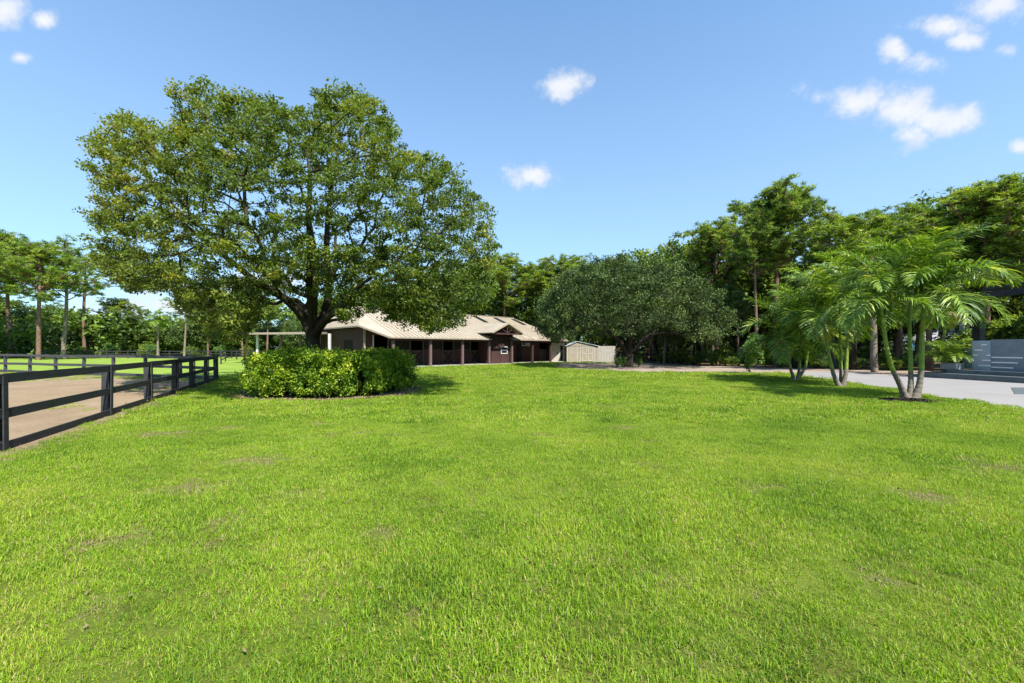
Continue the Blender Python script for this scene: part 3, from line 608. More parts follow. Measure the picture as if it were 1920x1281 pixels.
# ------------------------------------------------------------------ foliage tools
def leaves(cent, size, rnd, r, up=.3, long=1.0, out=None):
    """one folded diamond leaf per centre"""
    n = len(cent); d = unit(n, r)
    if out is not None: d = d + out * .6
    d[:, 2] += up * r.normal(0, 1, n) * .3; d /= np.linalg.norm(d, axis=1)[:, None]
    q = unit(n, r); q[:, 2] += 1.1 * np.sign(q[:, 2] + .6); s = np.cross(d, q); s /= np.linalg.norm(s, axis=1)[:, None] + 1e-9; nn = np.cross(s, d)
    L_ = (size * (.7 + .6 * r.random(n)))[:, None] * long; Wd = L_ * .30 / long
    V = np.stack([cent - d * L_ * .5, cent + s * Wd + nn * Wd * .35, cent + d * L_ * .5, cent - s * Wd + nn * Wd * .35], 1).reshape(-1, 3)
    F = np.arange(n * 4).reshape(n, 4)
    return V, F, np.repeat(rnd, 4)
def grow(att, nodes, par, a=.35, maxseg=1.2):
    """join scattered crown points to a skeleton; cheap short twigs win over long detours"""
    nodes = [np.array(p, float) for p in nodes]; par = list(par); plen = [0.0] * len(nodes)
    for i in range(1, len(nodes)): plen[i] = plen[par[i]] + np.linalg.norm(nodes[i] - nodes[par[i]])
    att = np.array(att, float); n = len(att); alive = np.ones(n, bool); best = np.full(n, 1e9); bi = np.zeros(n, int); tip = []
    def upd(k):
        d = np.linalg.norm(att - nodes[k], axis=1) + a * plen[k]; m_ = (d < best) & alive; best[m_] = d[m_]; bi[m_] = k
    for k in range(len(nodes)): upd(k)
    for _ in range(n):
        c = np.where(alive, best, 1e9); j = int(np.argmin(c)); alive[j] = False; p = bi[j]
        v = att[j] - nodes[p]; d = np.linalg.norm(v); k = max(1, int(math.ceil(d / maxseg))); prev = p
        for s in range(1, k + 1):
            q = nodes[p] + v * s / k
            if s < k: q = q + np.array((0, 0, math.sin(math.pi * s / k) * d * .08)) + rng.normal(0, .05 * d / k, 3)
            nodes.append(q); par.append(prev); plen.append(plen[prev] + d / k); prev = len(nodes) - 1; upd(prev)
        tip.append(prev)
    return np.array(nodes), np.array(par), tip
def woodmesh(name, nodes, par, m, r_tip=.012, p=2.3, rbase=None, sides=6, fixed=None, minr=0):
    n = len(nodes); w_ = np.zeros(n); kids = np.zeros(n, int)
    for i in range(n - 1, 0, -1):
        if kids[i] == 0: w_[i] += 1
        w_[par[i]] += w_[i]; kids[par[i]] += 1
    r = r_tip * np.maximum(w_, 1) ** (1 / p)
    if rbase: r = r * 1.0; r = np.where(r > 0, r, 0); k = rbase / r[0]; r = r * (1 + (k - 1) * (r / r[0]) ** .5)
    if fixed:
        for i, v in fixed.items(): r[i] = v
    V = []; F = []; cnt = 0; th = np.arange(sides) * 2 * math.pi / sides
    cs, sn_ = np.cos(th)[:, None], np.sin(th)[:, None]
    for i in range(1, n):
        if r[i] < minr: continue
        a, b = nodes[par[i]], nodes[i]; d = b - a; l = np.linalg.norm(d)
        if l < 1e-6: continue
        d = d / l; ref = np.array((1., 0, 0)) if abs(d[0]) < .8 else np.array((0, 1., 0)); x = np.cross(d, ref); x /= np.linalg.norm(x); y = np.cross(d, x)
        ra = min(r[par[i]], r[i] * 1.35 + .004); dirs = cs * x + sn_ * y
        V.append(a - d * ra * .35 + ra * dirs); V.append(b + r[i] * dirs)
        k = np.arange(sides); k2 = (k + 1) % sides
        F.append(np.stack([k, k2, k2 + sides, k + sides], 1) + cnt); cnt += 2 * sides
    return npmesh(name, np.concatenate(V), np.concatenate(F), m, smooth=True), r

# ------------------------------------------------------------------ the big oak
oak_base = G(588, 713)          # hidden behind the hedge
OY = 18.0; ox = W(588, 0, OY)[0]
oak = thing('oak_tree', 'huge spreading oak with yellow-green crown rising out of the round hedge', 'tree', (ox, OY, 0))
def OW(px, py, dy=0):
    return np.array(((px - 960) / FPX * OY, OY + dy, CAM_H - (py - HOR) / FPX * OY)) - np.array((ox, OY, 0))
nodes = [np.array((0, 0, -.1)), OW(587, 690), OW(588, 655), OW(588, 628)]; par = [0, 0, 1, 2]
fork = 3; fixr = {0: .46, 1: .34, 2: .29, 3: .31}
limbs = [([(572, 600, 0), (562, 580, -.3), (548, 560, -.8), (525, 543, -1.6), (505, 515, -2.2), (480, 490, -2.8), (450, 455, -3.3)], .26),
         ([(578, 600, .3), (556, 575, .8), (520, 556, 1.6), (485, 549, 2.2), (445, 556, 3), (400, 552, 3.6), (350, 540, 4.0)], .20),
         ([(590, 600, -.2), (594, 560, -.3), (596, 520, -.2), (588, 480, .2), (572, 430, .6), (560, 380, .8), (540, 320, .8)], .24),
         ([(602, 596, .2), (608, 560, .4), (610, 515, .3), (612, 470, 0), (622, 410, -.4), (636, 340, -.6), (650, 270, -.6)], .24),
         ([(606, 622, -.5), (625, 612, -1.2), (650, 600, -1.8), (675, 589, -2.2), (698, 577, -2.6), (718, 560, -3), (745, 545, -3.4)], .21),
         ([(604, 590, .6), (622, 556, 1.3), (645, 528, 2), (680, 508, 2.8), (725, 495, 3.6), (780, 478, 4.2), (820, 470, 4.6)], .19),
         ([(600, 585, -.8), (618, 545, -1.8), (640, 500, -2.8), (655, 450, -3.6), (670, 400, -4.2)], .17),
         ([(583, 590, 1.0), (575, 550, 2.2), (560, 500, 3.4), (550, 440, 4.2), (545, 380, 4.6)], .17)]
for pts, r0 in limbs:
    pr = fork
    for k, (px, py, dy_) in enumerate(pts):
        nodes.append(OW(px, py, dy_)); par.append(pr); pr = len(nodes) - 1; fixr[pr] = r0 * .82 * (1 - .13 * k)
sil = [(143, 395), (160, 380), (165, 350), (162, 300), (175, 240), (205, 205), (245, 215), (280, 235), (325, 240), (325, 195), (335, 165), (395, 160), (440, 168), (500, 172), (535, 195), (555, 200), (600, 175), (650, 168), (700, 170),
       (735, 210), (752, 250), (790, 285), (830, 290), (862, 320), (890, 352), (918, 380), (935, 400), (930, 440), (945, 470), (938, 520), (915, 550), (885, 590), (850, 618), (800, 620), (745, 600), (700, 555), (640, 530), (560, 530),
       (505, 540), (475, 600), (440, 630), (390, 625), (355, 590), (320, 550), (250, 550), (205, 520), (165, 490), (185, 440), (150, 425)]
silw = [(W(545 + (a - 545) * .965, 400 + (b - 400) * .965, OY)[0] - ox, W(0, 400 + (b - 400) * .965, OY)[2]) for a, b in sil]
r1 = np.random.default_rng(11)
def inside_oak(n, shrink=1.0):
    out_ = []
    while sum(len(o) for o in out_) < n:
        X = r1.uniform(-11, 9, 6000); Z = r1.uniform(2.0, 13.2, 6000); ok = inpoly(X, Z, silw)
        X, Z = X[ok], Z[ok]; cx_ = -.9; rr = np.clip(1 - ((X - cx_) / 10.2) ** 2, 0, 1) * np.clip(1 - ((Z - 6.0) / 8.2) ** 2, .1, 1)
        D = 7.0 * np.sqrt(rr); t_ = r1.uniform(-.8, 1, len(X)); Yv = D * t_
        k = 1 + Yv / OY * .9                        # keep the outline as seen: farther points spread, nearer ones draw in
        Xw = (X + ox) * (1 + Yv / OY * .85) - ox; Zw = CAM_H + (Z - CAM_H) * (1 + Yv / OY * .85)
        d2 = np.abs(t_); rad = np.sqrt(((X - cx_) / 10.5) ** 2 + ((Z - 5.5) / 8.0) ** 2)
        keep = (np.maximum(d2, rad) > .45) | (r1.random(len(X)) < .35)
        keep &= Zw > 2.0
        out_.append(np.stack([Xw, Yv, Zw], 1)[keep])
    return np.concatenate(out_)[:n]
att = inside_oak(2150)
def extra(poly, n, y0, y1):
    pw = [(W(a, b, OY)[0] - ox, W(a, b, OY)[2]) for a, b in poly]; X = r1.uniform(-11, 9, 20000); Z = r1.uniform(1.5, 6, 20000); ok = inpoly(X, Z, pw); X, Z = X[ok][:n], Z[ok][:n]; Yv = r1.uniform(y0, y1, len(X))
    return np.stack([(X + ox) * (1 + Yv / OY) - ox, Yv, CAM_H + (Z - CAM_H) * (1 + Yv / OY)], 1)
att = np.concatenate([att, extra([(615, 560), (640, 600), (700, 592), (760, 612), (760, 550), (680, 530)], 55, -3.5, -1), extra([(470, 470), (480, 540), (550, 560), (640, 548), (760, 560), (800, 480), (640, 440)], 170, -3.6, 3.0), extra([(320, 535), (350, 600), (385, 632), (440, 640), (478, 610), (505, 550), (430, 515)], 170, -3, 4.5), extra([(690, 545), (735, 590), (765, 612), (800, 622), (850, 612), (905, 575), (930, 540), (850, 520)], 170, -4, 2), extra([(165, 480), (210, 520), (250, 548), (330, 550), (330, 500), (220, 460)], 60, -3, 3)])
nd_, pr_, tips = grow(att, nodes, par, .25, .9)
wm, rr_ = woodmesh('trunk', nd_, pr_, B_oak, .011, 2.25, None, 7, fixr)
link('trunk', wm, oak)
# leaf sprays round the twig ends
tc_ = nd_[tips]; per = 78
cl = np.repeat(tc_, per, 0); n = len(cl)
spread = np.repeat(r1.uniform(.2, .50, len(tc_)), per)[:, None]
off = unit(n, r1) * (r1.random((n, 1)) ** .5) * spread; off[:, 2] *= .6
cen = cl + off
rndc = np.clip(np.repeat(r1.normal(.42, .13, len(tc_)), per) + r1.normal(0, .10, n) - np.clip((cen[:, 0] + 2) * .012, -.12, .12), 0, 1)
V, F, rd = leaves(cen, np.full(n, .112), rndc, r1, out=off / (spread + .01))
link('crown', npmesh('crown', V, F, F_oak, rd), oak)['kind'] = 'stuff'

# ------------------------------------------------------------------ the round hedge
r2 = np.random.default_rng(21)
hd = thing('hedge', 'broad rounded bright green hedge encircling the oak trunk', 'hedge', (hc[0], hc[1], 0))
nc = 2600
zz0 = r2.random(nc); a_ = r2.uniform(0, 2 * math.pi, nc); rr0 = np.sqrt(r2.uniform(.12, 1, nc)); prof = r2.random(nc)
side = r2.random(nc) < .55
ring = 1 + .05 * np.sin(a_ * 5) + .045 * np.sin(a_ * 9 + 1) + .03 * np.sin(a_ * 17 + zz0 * 5)
hgt = 1.42 + .15 * np.sin(a_ * 3) + .08 * np.sin(a_ * 7 + 2) + r2.normal(0, .05, nc)
rad = np.where(side, 1.0 - .10 * r2.random(nc), rr0 * .97) * ring
zz = np.where(side, r2.uniform(.12, 1.0, nc) ** .9 * hgt, hgt * (1 - .05 * rr0) + r2.normal(0, .06, nc))
rad *= np.where(side, 1 - .22 * np.clip((zz / hgt - .5) / .5, 0, 1) ** 1.8 - .10 * np.clip((.4 - zz) / .4, 0, 1) + r2.normal(0, .035, nc), 1)
base = np.stack([3.12 * rad * np.cos(a_) - .1, 2.9 * rad * np.sin(a_), zz], 1)
per = 46; c2 = np.repeat(base, per, 0); n = len(c2)
off = unit(n, r2) * r2.random((n, 1)) ** .5 * np.repeat(r2.uniform(.09, .26, nc), per)[:, None]; off[:, 2] *= 1.2
cen = c2 + off; cen[:, 2] = np.maximum(cen[:, 2], .03)
rdv = np.clip(np.repeat(r2.normal(.5, .17, nc), per) + r2.normal(0, .12, n), 0, 1)
V, F, rd = leaves(cen, np.full(n, .092), rdv, r2, up=.8, out=off * 4)
link('foliage', npmesh('foliage', V, F, F_hedge, rd), hd)['kind'] = 'stuff'
mb = MB()
for k in range(420):
    i = r2.integers(nc); q = base[i]; s = q * (.86, .86, 0) ; mb.tube([s, s * .5 + q * .5 + (0, 0, .1), q], [.014, .01, .006], 4, False)
o_ = link('stems', mb.mesh('stems', B_dark), hd); o_['kind'] = 'stuff'
# core of leaves in the darker hedge tones so that no light comes straight through
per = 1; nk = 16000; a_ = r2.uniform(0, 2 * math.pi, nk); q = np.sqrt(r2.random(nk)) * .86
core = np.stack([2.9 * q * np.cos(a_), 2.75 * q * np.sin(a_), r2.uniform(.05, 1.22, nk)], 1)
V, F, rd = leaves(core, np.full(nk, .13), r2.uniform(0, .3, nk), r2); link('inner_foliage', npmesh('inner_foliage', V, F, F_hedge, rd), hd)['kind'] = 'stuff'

# ------------------------------------------------------------------ tree templates (meshes shared between copies)
def ellips_pts(n, r, cx, cz, rx, rz, shell=.5, lump=None):
    v = unit(n, r); q = (shell + (1 - shell) * r.random(n)) ** (1 / 1.5)
    p = v * q[:, None] * (rx, rx, rz); p[:, 2] += cz; p[:, 0] += cx; return p
def broadleaf(seed, H, Rr, z0, m_leaf, m_bark, natt=260, per=50, size=.26, spread_=(.45, .9), lobes=7, rb=.2):
    r = np.random.default_rng(seed); pts = []
    for k in range(lobes):
        a = r.uniform(0, 2 * math.pi); d = r.uniform(.25, .62) * Rr; z = r.uniform(z0 + (H - z0) * .2, H - (H - z0) * .25)
        q = ellips_pts(natt // lobes, r, 0, 0, Rr * r.uniform(.38, .55), (H - z0) * r.uniform(.2, .3), .45)
        q += (d * math.cos(a), d * math.sin(a), z); pts.append(q)
    pts = np.concatenate(pts); pts = pts[(pts[:, 2] > z0 * .8) & (pts[:, 2] < H)]
    lean = r.normal(0, .25, 2)
    nodes = [(0, 0, -.1), (lean[0] * .3, lean[1] * .3, z0 * .5), (lean[0], lean[1], z0), (lean[0] * 1.5, lean[1] * 1.5, z0 + (H - z0) * .3)]
    nn, pp, tp = grow(pts, nodes, [0, 0, 1, 2], .3, 1.6)
    wm, _ = woodmesh('trunk', nn, pp, m_bark, .018, 2.2, rb, 5, minr=.012)
    c = np.repeat(nn[tp], per, 0); n = len(c); sp_r = np.repeat(r.uniform(*spread_, len(tp)), per)[:, None]
    off = unit(n, r) * r.random((n, 1)) ** .45 * sp_r; off[:, 2] *= .7; cen = c + off
    rd = np.clip(np.repeat(r.normal(.45, .16, len(tp)), per) + r.normal(0, .12, n), 0, 1)
    V, F, rdd = leaves(cen, np.full(n, size), rd, r, out=off / (sp_r + .01))
    return wm, npmesh('crown', V, F, m_leaf, rdd)
def pine(seed, H, zc, Rr, m_leaf, m_bark, nb=34, rb=.2, tufts=15, blades=26, bl=.36, flat=.55):
    r = np.random.default_rng(seed); lean = r.normal(0, .35, 2)
    nodes = [np.array((0, 0, -.1))]; par = [0]
    for k in range(1, 10):
        f = k / 9; nodes.append(np.array((lean[0] * f + .12 * math.sin(f * 5 + seed), lean[1] * f, (H - .6) * f))); par.append(k - 1)
    tips = []
    for b in range(nb):
        f = zc / H + (1 - zc / H) * (b + r.random()) / nb; z = f * (H - .6); k = f * 9; i = min(int(k), 8); base = nodes[i] + (nodes[i + 1] - nodes[i]) * (k - i) if i < 9 else nodes[9]
        env = math.sin(math.pi * min(1, max(.06, ((f - zc / H) / (1 - zc / H)) * .66 + .22))) ; Lb = Rr * env * r.uniform(.55, 1.1)
        a = b * 2.4 + r.normal(0, .4); pr = i; cur = base.copy(); nodes.append(cur); par.append(i); pr = len(nodes) - 1
        ns = 4; d = np.array((math.cos(a), math.sin(a), r.uniform(-.25, .75) * (1.15 - .85 * (f - zc / H) / (1 - zc / H))))
        for s in range(ns):
            cur = cur + d * Lb / ns; d = d + np.array((r.normal(0, .18), r.normal(0, .18), .16)); nodes.append(cur.copy()); par.append(pr); pr = len(nodes) - 1
            if s >= 1:
                for q in range(tufts // 2):
                    dv = np.array((r.normal(0, 1), r.normal(0, 1), r.normal(.35, .9))); dv /= np.linalg.norm(dv); e = cur + dv * r.uniform(.2, .85); nodes.append(e); par.append(pr); tips.append(len(nodes) - 1)
        tips.append(pr)
    nodes = np.array(nodes); par = np.array(par)
    # parents must come first: they do by construction
    wm, _ = woodmesh('trunk', nodes, par, m_bark, .018, 2.1, rb, 6, {i: rb * (1 - .6 * i / 9) for i in range(10)})
    c = np.repeat(nodes[tips], blades, 0); n = len(c); d = unit(n, r); d[:, 2] = np.abs(d[:, 2]) * .9 - .15; d /= np.linalg.norm(d, axis=1)[:, None]
    rn_ = r.random(len(tips)); c = c + np.repeat(r.normal(0, .07, (len(tips), 3)), blades, 0) + r.normal(0, .07, (n, 3)) * (1.3, 1.3, .9)
    s = np.cross(d, unit(n, r)); s /= np.linalg.norm(s, axis=1)[:, None] + 1e-9; L_ = (bl * r.uniform(.6, 1.2, n))[:, None]
    V = np.stack([c - s * .036, c + s * .036, c + d * L_ + s * .01], 1).reshape(-1, 3); F = np.arange(n * 3).reshape(n, 3)
    rd = np.repeat(np.clip(np.repeat(r.normal(.48, .16, len(tips)), blades) + r.normal(0, .1, n), 0, 1), 3)
    return wm, npmesh('crown', V, F, m_leaf, rd)
T_pine = [pine(31, 14, 7.6, 3.4, F_pine, B_pine), pine(32, 14, 8.6, 2.9, F_pine, B_pine, 26), pine(33, 14, 6.4, 3.9, F_pine, B_pine, 40), pine(34, 14, 9.4, 3.0, F_pine, B_pale, 22), pine(35, 14, 7.2, 3.3, F_pine, B_pale, 30)]
T_open = [pine(131, 14, 7.0, 3.9, F_pine, B_pale, 24, .18, 8, 24), pine(132, 14, 8.4, 3.4, F_pine, B_pine, 20, .18, 8, 24), pine(133, 14, 6.0, 4.2, F_pine, B_pale, 26, .2, 8, 24)]
T_big = pine(36, 15.5, 8.9, 3.7, F_pine, B_pine, 52, .26, 22, 28, .36)
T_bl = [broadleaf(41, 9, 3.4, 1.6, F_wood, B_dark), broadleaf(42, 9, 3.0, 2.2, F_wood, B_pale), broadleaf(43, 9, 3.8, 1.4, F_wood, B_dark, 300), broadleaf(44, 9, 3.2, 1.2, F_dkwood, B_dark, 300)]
T_sp = broadleaf(45, 9, 3.4, 2.6, F_wood, B_pale, 110, 30, .24, (.3, .6), 6, .16)
T_sh = [broadleaf(46, 2.4, 1.1, .15, F_shrub, B_dark, 90, 40, .13, (.15, .32), 5, .05), broadleaf(47, 2.4, 1.4, .1, F_wood, B_dark, 110, 40, .15, (.2, .4), 6, .05), broadleaf(48, 2.4, .8, .1, F_shrub, B_dark, 80, 40, .11, (.12, .25), 5, .05)]
HT = {0: 14}
def plant(T, H, x, y, top, label, cat, name, group=None, wid=None, rz=None):
    o = thing(name, label, cat, (x, y, 0), group, random.uniform(0, 6.28) if rz is None else rz)
    s = top / H; o.scale = ((wid or 1) * s, (wid or 1) * s, s)
    link('trunk' if cat != 'shrub' else 'stems', T[0], o); link('crown' if cat != 'shrub' else 'foliage', T[1], o)['kind'] = 'stuff'
    return o
def topz(py, Y): return CAM_H + (HOR - py) / FPX * Y

# --- dark spreading live oak (own shape)
LY = 40.0; lx = W(1178, 0, LY)[0]
lo = thing('live_oak', 'dark grey-green spreading live oak with short forked trunk beside the dirt road', 'tree', (lx, LY, 0))
r3 = np.random.default_rng(51)
sil2 = [(1000, 610), (1003, 560), (1030, 530), (1060, 505), (1110, 490), (1150, 488), (1200, 484), (1250, 500), (1290, 520), (1330, 545), (1358, 580), (1355, 615), (1330, 640), (1270, 632), (1220, 612), (1180, 610), (1140, 630), (1100, 622), (1060, 628), (1030, 640)]
s2 = [(W(1180 + (a - 1180) * .94, 560 + (b - 560) * .92, LY)[0] - lx, W(0, 560 + (b - 560) * (.92 if b < 560 else 1.04), LY)[2]) for a, b in sil2]
X = r3.uniform(-10, 10, 9000); Z = r3.uniform(1.5, 11, 9000); ok = inpoly(X, Z, s2); X, Z = X[ok], Z[ok]
D = 7.0 * np.sqrt(np.clip(1 - (X / 9.5) ** 2, 0, 1) * np.clip(1 - ((Z - 4) / 7.5) ** 2, .05, 1)); t_ = r3.uniform(-1, 1, len(X))
kp = (np.abs(t_) > .5) | (np.hypot(X / 9.5, (Z - 4.5) / 6) > .55) | (r3.random(len(X)) < .25)
A = np.stack([X, D * t_, Z], 1)[kp][:1000]
nodes = [(0, 0, -.1), (0, 0, 1.2), (-.9, -.2, 2.4), (-1.9, -.3, 3.4), (1.0, -.2, 2.3), (2.2, -.1, 3.0), (.2, .6, 2.9), (0, -1.2, 3.2)]
nn, pp, tp = grow(A, nodes, [0, 0, 1, 2, 1, 4, 1, 1], .3, 1.3)
wm, _ = woodmesh('trunk', nn, pp, B_dark, .014, 2.25, None, 6, {0: .5, 1: .42, 2: .27, 3: .2, 4: .27, 5: .2, 6: .2, 7: .2}); link('trunk', wm, lo)
per = 95; c = np.repeat(nn[tp], per, 0); n = len(c); sr = np.repeat(r3.uniform(.28, .9, len(tp)), per)[:, None]; off = unit(n, r3) * r3.random((n, 1)) ** .5 * sr; off[:, 2] *= .75
rd = np.clip(np.repeat(r3.normal(.48, .2, len(tp)), per) + r3.normal(0, .14, n), 0, 1)
V, F, rdd = leaves(c + off, np.full(n, .16), rd, r3, out=off); link('crown', npmesh('crown', V, F, F_live, rdd), lo)['kind'] = 'stuff'
for k, (px, py) in enumerate(((1156, 690), (1168, 689), (1197, 688))):
    q = G(px, py); plant(T_sh[2], 2.4, q[0], q[1], 1.2, ('small leafy sucker shrub left of the live oak trunk', 'middle sucker shrub right against the live oak trunk', 'small leafy sucker shrub right of the live oak trunk')[k], 'shrub', 'shrub')

# --- trees one can tell apart, right side
def PT(T, H, px, Y, top_py, label, name='pine_tree', cat='tree', wid=None, group=None, rz=None):
    q = W(px, 0, Y); return plant(T, H, q[0], Y, topz(top_py, Y), label, cat, name, group, wid, rz)
PT(T_big, 15.5, 1455, 38, 362, 'tallest pine with dense domed crown standing above the dirt road', wid=1.0, rz=1.0)
PT(T_pine[1], 14, 1417, 37, 405, 'slim pine with bare reddish trunk just left of the tallest pine', wid=.9)
PT(T_pine[3], 14, 1640, 31, 402, 'pine with pale orange-brown trunk standing between the palm clumps', wid=1.5)
PT(T_pine[2], 14, 1745, 33, 378, 'wide pine behind the tall palm clump', wid=1.25)
PT(T_pine[0], 14, 1850, 31, 352, 'pine crown rising over the black patio roof', wid=1.3)
PT(T_pine[2], 14, 1930, 30, 336, 'rightmost pine cut by the picture edge', wid=1.2)
PT(T_pine[4], 14, 1565, 42, 412, 'pine to the right of the tallest pine, over the low palm clump', wid=1.2)
PT(T_sp, 9, 1320, 50, 420, 'thin sparse tree with pale bare limbs behind the live oak', 'bare_limbed_tree', wid=.9)
PT(T_sp, 9, 1720, 40, 368, 'thin sprawling tree poking above the pines at the right', 'bare_limbed_tree', wid=1.0)
PT(T_pine[0], 14, 1345, 48, 420, 'pine standing left of the tallest pine behind the live oak', wid=1.1)
g1 = 'mixed trees massed behind the live oak and dirt road'
lab1 = ('leafy tree in the dense belt beyond the dirt road', 'tall dark tree in the dense belt beyond the dirt road')
row = [(1230, 58, 452, 0), (1180, 60, 466, 1), (1130, 62, 484, 2), (1275, 54, 432, 2), (1380, 50, 430, 0), (1510, 46, 450, 2), (1600, 42, 425, 0), (1680, 42, 398, 1), (1780, 64, 470, 2), (1870, 38, 372, 0), (1960, 36, 350, 1),
       (1420, 52, 430, 3), (1310, 52, 470, 3), (1480, 48, 470, 3), (1550, 46, 470, 3), (1640, 44, 470, 3), (1250, 52, 500, 3), (1900, 38, 440, 3), (2050, 36, 360, 0), (2150, 34, 330, 2), (2120, 44, 300, 3)]
where1 = ['leafy tree whose top shows over the right shoulder of the spreading live oak', 'leafy tree showing over the centre of the spreading live oak', 'leafy tree behind the left half of the spreading live oak', 'leafy tree filling the gap between the live oak and the left pines',
          'leafy tree between the bare-limbed tree and the tallest pine', 'leafy tree behind the right side of the tallest pine', 'leafy tree filling the gap right of the tallest pine', 'leafy tree behind the tall palm clump, left of its fronds',
          'leafy tree above the roof of the pale neighbour house', 'leafy tree under the pine above the black patio roof', 'leafy tree at the right picture edge behind the patio roof']
for i, (px, Y, py, k) in enumerate(row):
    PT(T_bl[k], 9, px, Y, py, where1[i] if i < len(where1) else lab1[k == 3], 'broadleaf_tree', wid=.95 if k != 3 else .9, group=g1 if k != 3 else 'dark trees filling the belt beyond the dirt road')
g2 = 'trees behind the barn roof'
for i, (px, Y, py, k) in enumerate([(905, 72, 480, 1), (850, 74, 500, 0), (960, 76, 520, 2), (800, 78, 505, 2), (740, 80, 520, 0), (680, 80, 530, 3), (620, 80, 540, 1), (1085, 72, 498, 0), (1015, 74, 508, 1)]):
    PT(T_bl[k], 9, px, Y, py, ['green tree behind the right end of the tan barn roof, between oak and pine', 'green tree behind the barn roof under the right edge of the big oak crown', 'green tree directly above the barn entry gable', 'green tree behind the middle of the barn roof, under the oak crown',
        'green tree behind the left half of the barn roof', 'green tree behind the big oak trunk and barn ridge', 'green tree behind the barn hip end left of the trunk', 'green tree left of the live oak top', 'green tree above the far end of the barn roof'][i], 'broadleaf_tree', wid=1.0, group=g2)
for i, (px, Y, py) in enumerate([(945, 70, 478), (1000, 74, 500), (1052, 72, 486), (1105, 70, 492)]):
    PT(T_pine[i % 5], 14, px, Y, py, ('pine whose top shows just right of the big oak crown', 'pine over the barn gable between big oak and live oak', 'pine just left of the live oak top', 'pine top peeking over the live oak')[i], wid=1.5)
PT(T_bl[1], 9, 1245, 47, 520, 'pale trunked tree leaning behind the right edge of the live oak', 'broadleaf_tree', wid=.7)
# leaning palm-like trunk
lt = thing('leaning_tree', 'leaning yellowish trunk right of the live oak', 'tree', tuple(G(1236, 679)))
q0, q1 = G(1236, 679), W(1205, 610, 52)
mb = MB(); mb.tube([q0, (q0 + q1) / 2 + (.1, 0, 0), q1], [.22, .18, .15], 8); mb.build('trunk', B_pale, lt, True)
mb = MB(); q0b = G(1222, 678); q2 = W(1216, 608, 52); mb.tube([q0b, (q0b + q2) / 2, q2], [.14, .12, .09], 7); mb.build('trunk', B_pale, lt, True)
# dark trunks and shrubs in the belt
for i, (px, py, rr0, hh) in enumerate([(1300, 684, .14, 7), (1335, 683, .2, 8), (1385, 687, .12, 7), (1490, 691, .22, 8), (1545, 692, .12, 7), (1262, 682, .10, 6), (1600, 694, .25, 8), (1350, 684, .1, 7), (1690, 694, .12, 8)]):
    q = G(px, py); o = thing('slender_tree', 'slender dark tree trunk among the shaded trees beyond the dirt road', 'tree', tuple(q), 'slender trunks beyond the dirt road')
    mb = MB(); k = random.uniform(-.5, .5); mb.tube([q + (0, 0, -.1), q + (k * .3, 0, hh * .4), q + (k, .3, hh)], [rr0, rr0 * .8, rr0 * .55], 7); mb.build('trunk', (B_dark, B_pale, B_pine)[i % 3], o, True)
    o.rotation_euler = (0, 0, 0)
    c_ = link('crown', T_bl[3][1], o); c_.location = (k, .3, hh * .45); c_.scale = (.55, .55, .55); c_['kind'] = 'stuff'
for i, (px, py, h, k) in enumerate([(1275, 683, 1.9, 1), (1360, 686, 2.2, 1), (1312, 684, 1.6, 0), (1385, 687, 1.3, 0), (1240, 682, 1.2, 1), (1530, 691, 1.6, 1), (1580, 692, 1.8, 0), (1665, 694, 1.6, 1), (1700, 695, 1.5, 0), (1440, 689, 1.2, 1), (1330, 681, 2.3, 0), (1480, 687, 1.7, 1), (1622, 689, 2.0, 1), (1740, 694, 1.7, 0), (1200, 679, 1.5, 1)]):
    q = G(px, py); plant(T_sh[k], 2.4, q[0], q[1], h, 'low green shrub under the trees beyond the dirt road', 'shrub', 'shrub', 'low shrubs beyond the dirt road')
for i, (px, py, h) in enumerate([(1262, 682.5, 1.4), (1298, 684.5, 1.1), (1338, 686, 1.5), (1374, 687.5, 1.0), (1466, 690.5, 1.2), (1535, 692, 1.3), (1608, 694, 1.2), (1672, 695.5, 1.1)]):
    q = G(px, py); plant(T_sh[i % 2], 2.4, q[0], q[1], h, 'sunlit bright shrub at the far edge of the dirt road', 'shrub', 'shrub', 'sunlit shrubs along the dirt road', wid=1.2)
q = G(1410, 700); plant(T_sh[0], 2.4, q[0], q[1], 3.0, 'dark rounded shrub on the lawn edge beside the leftmost palm clump', 'shrub', 'shrub', wid=.75)
for i, (px, Y, h) in enumerate([(1850, 28.5, 3.6), (1885, 28, 4.2), (1915, 28.5, 3.4), (1800, 34, 3.4), (1950, 28, 4.0), (1840, 33, 3.0)]):
    q = W(px, 0, Y); plant(T_sh[1], 2.4, q[0], Y, h, ['dense shrub behind the garden wall just right of the black column', 'tallest shrub behind the grey garden wall', 'shrub behind the wall at the right picture edge', 'shrub behind the black column and planter', 'shrub behind the wall beyond the picture edge', 'shrub directly behind the black column'][i], 'shrub', 'shrub', 'shrubs behind the garden wall')
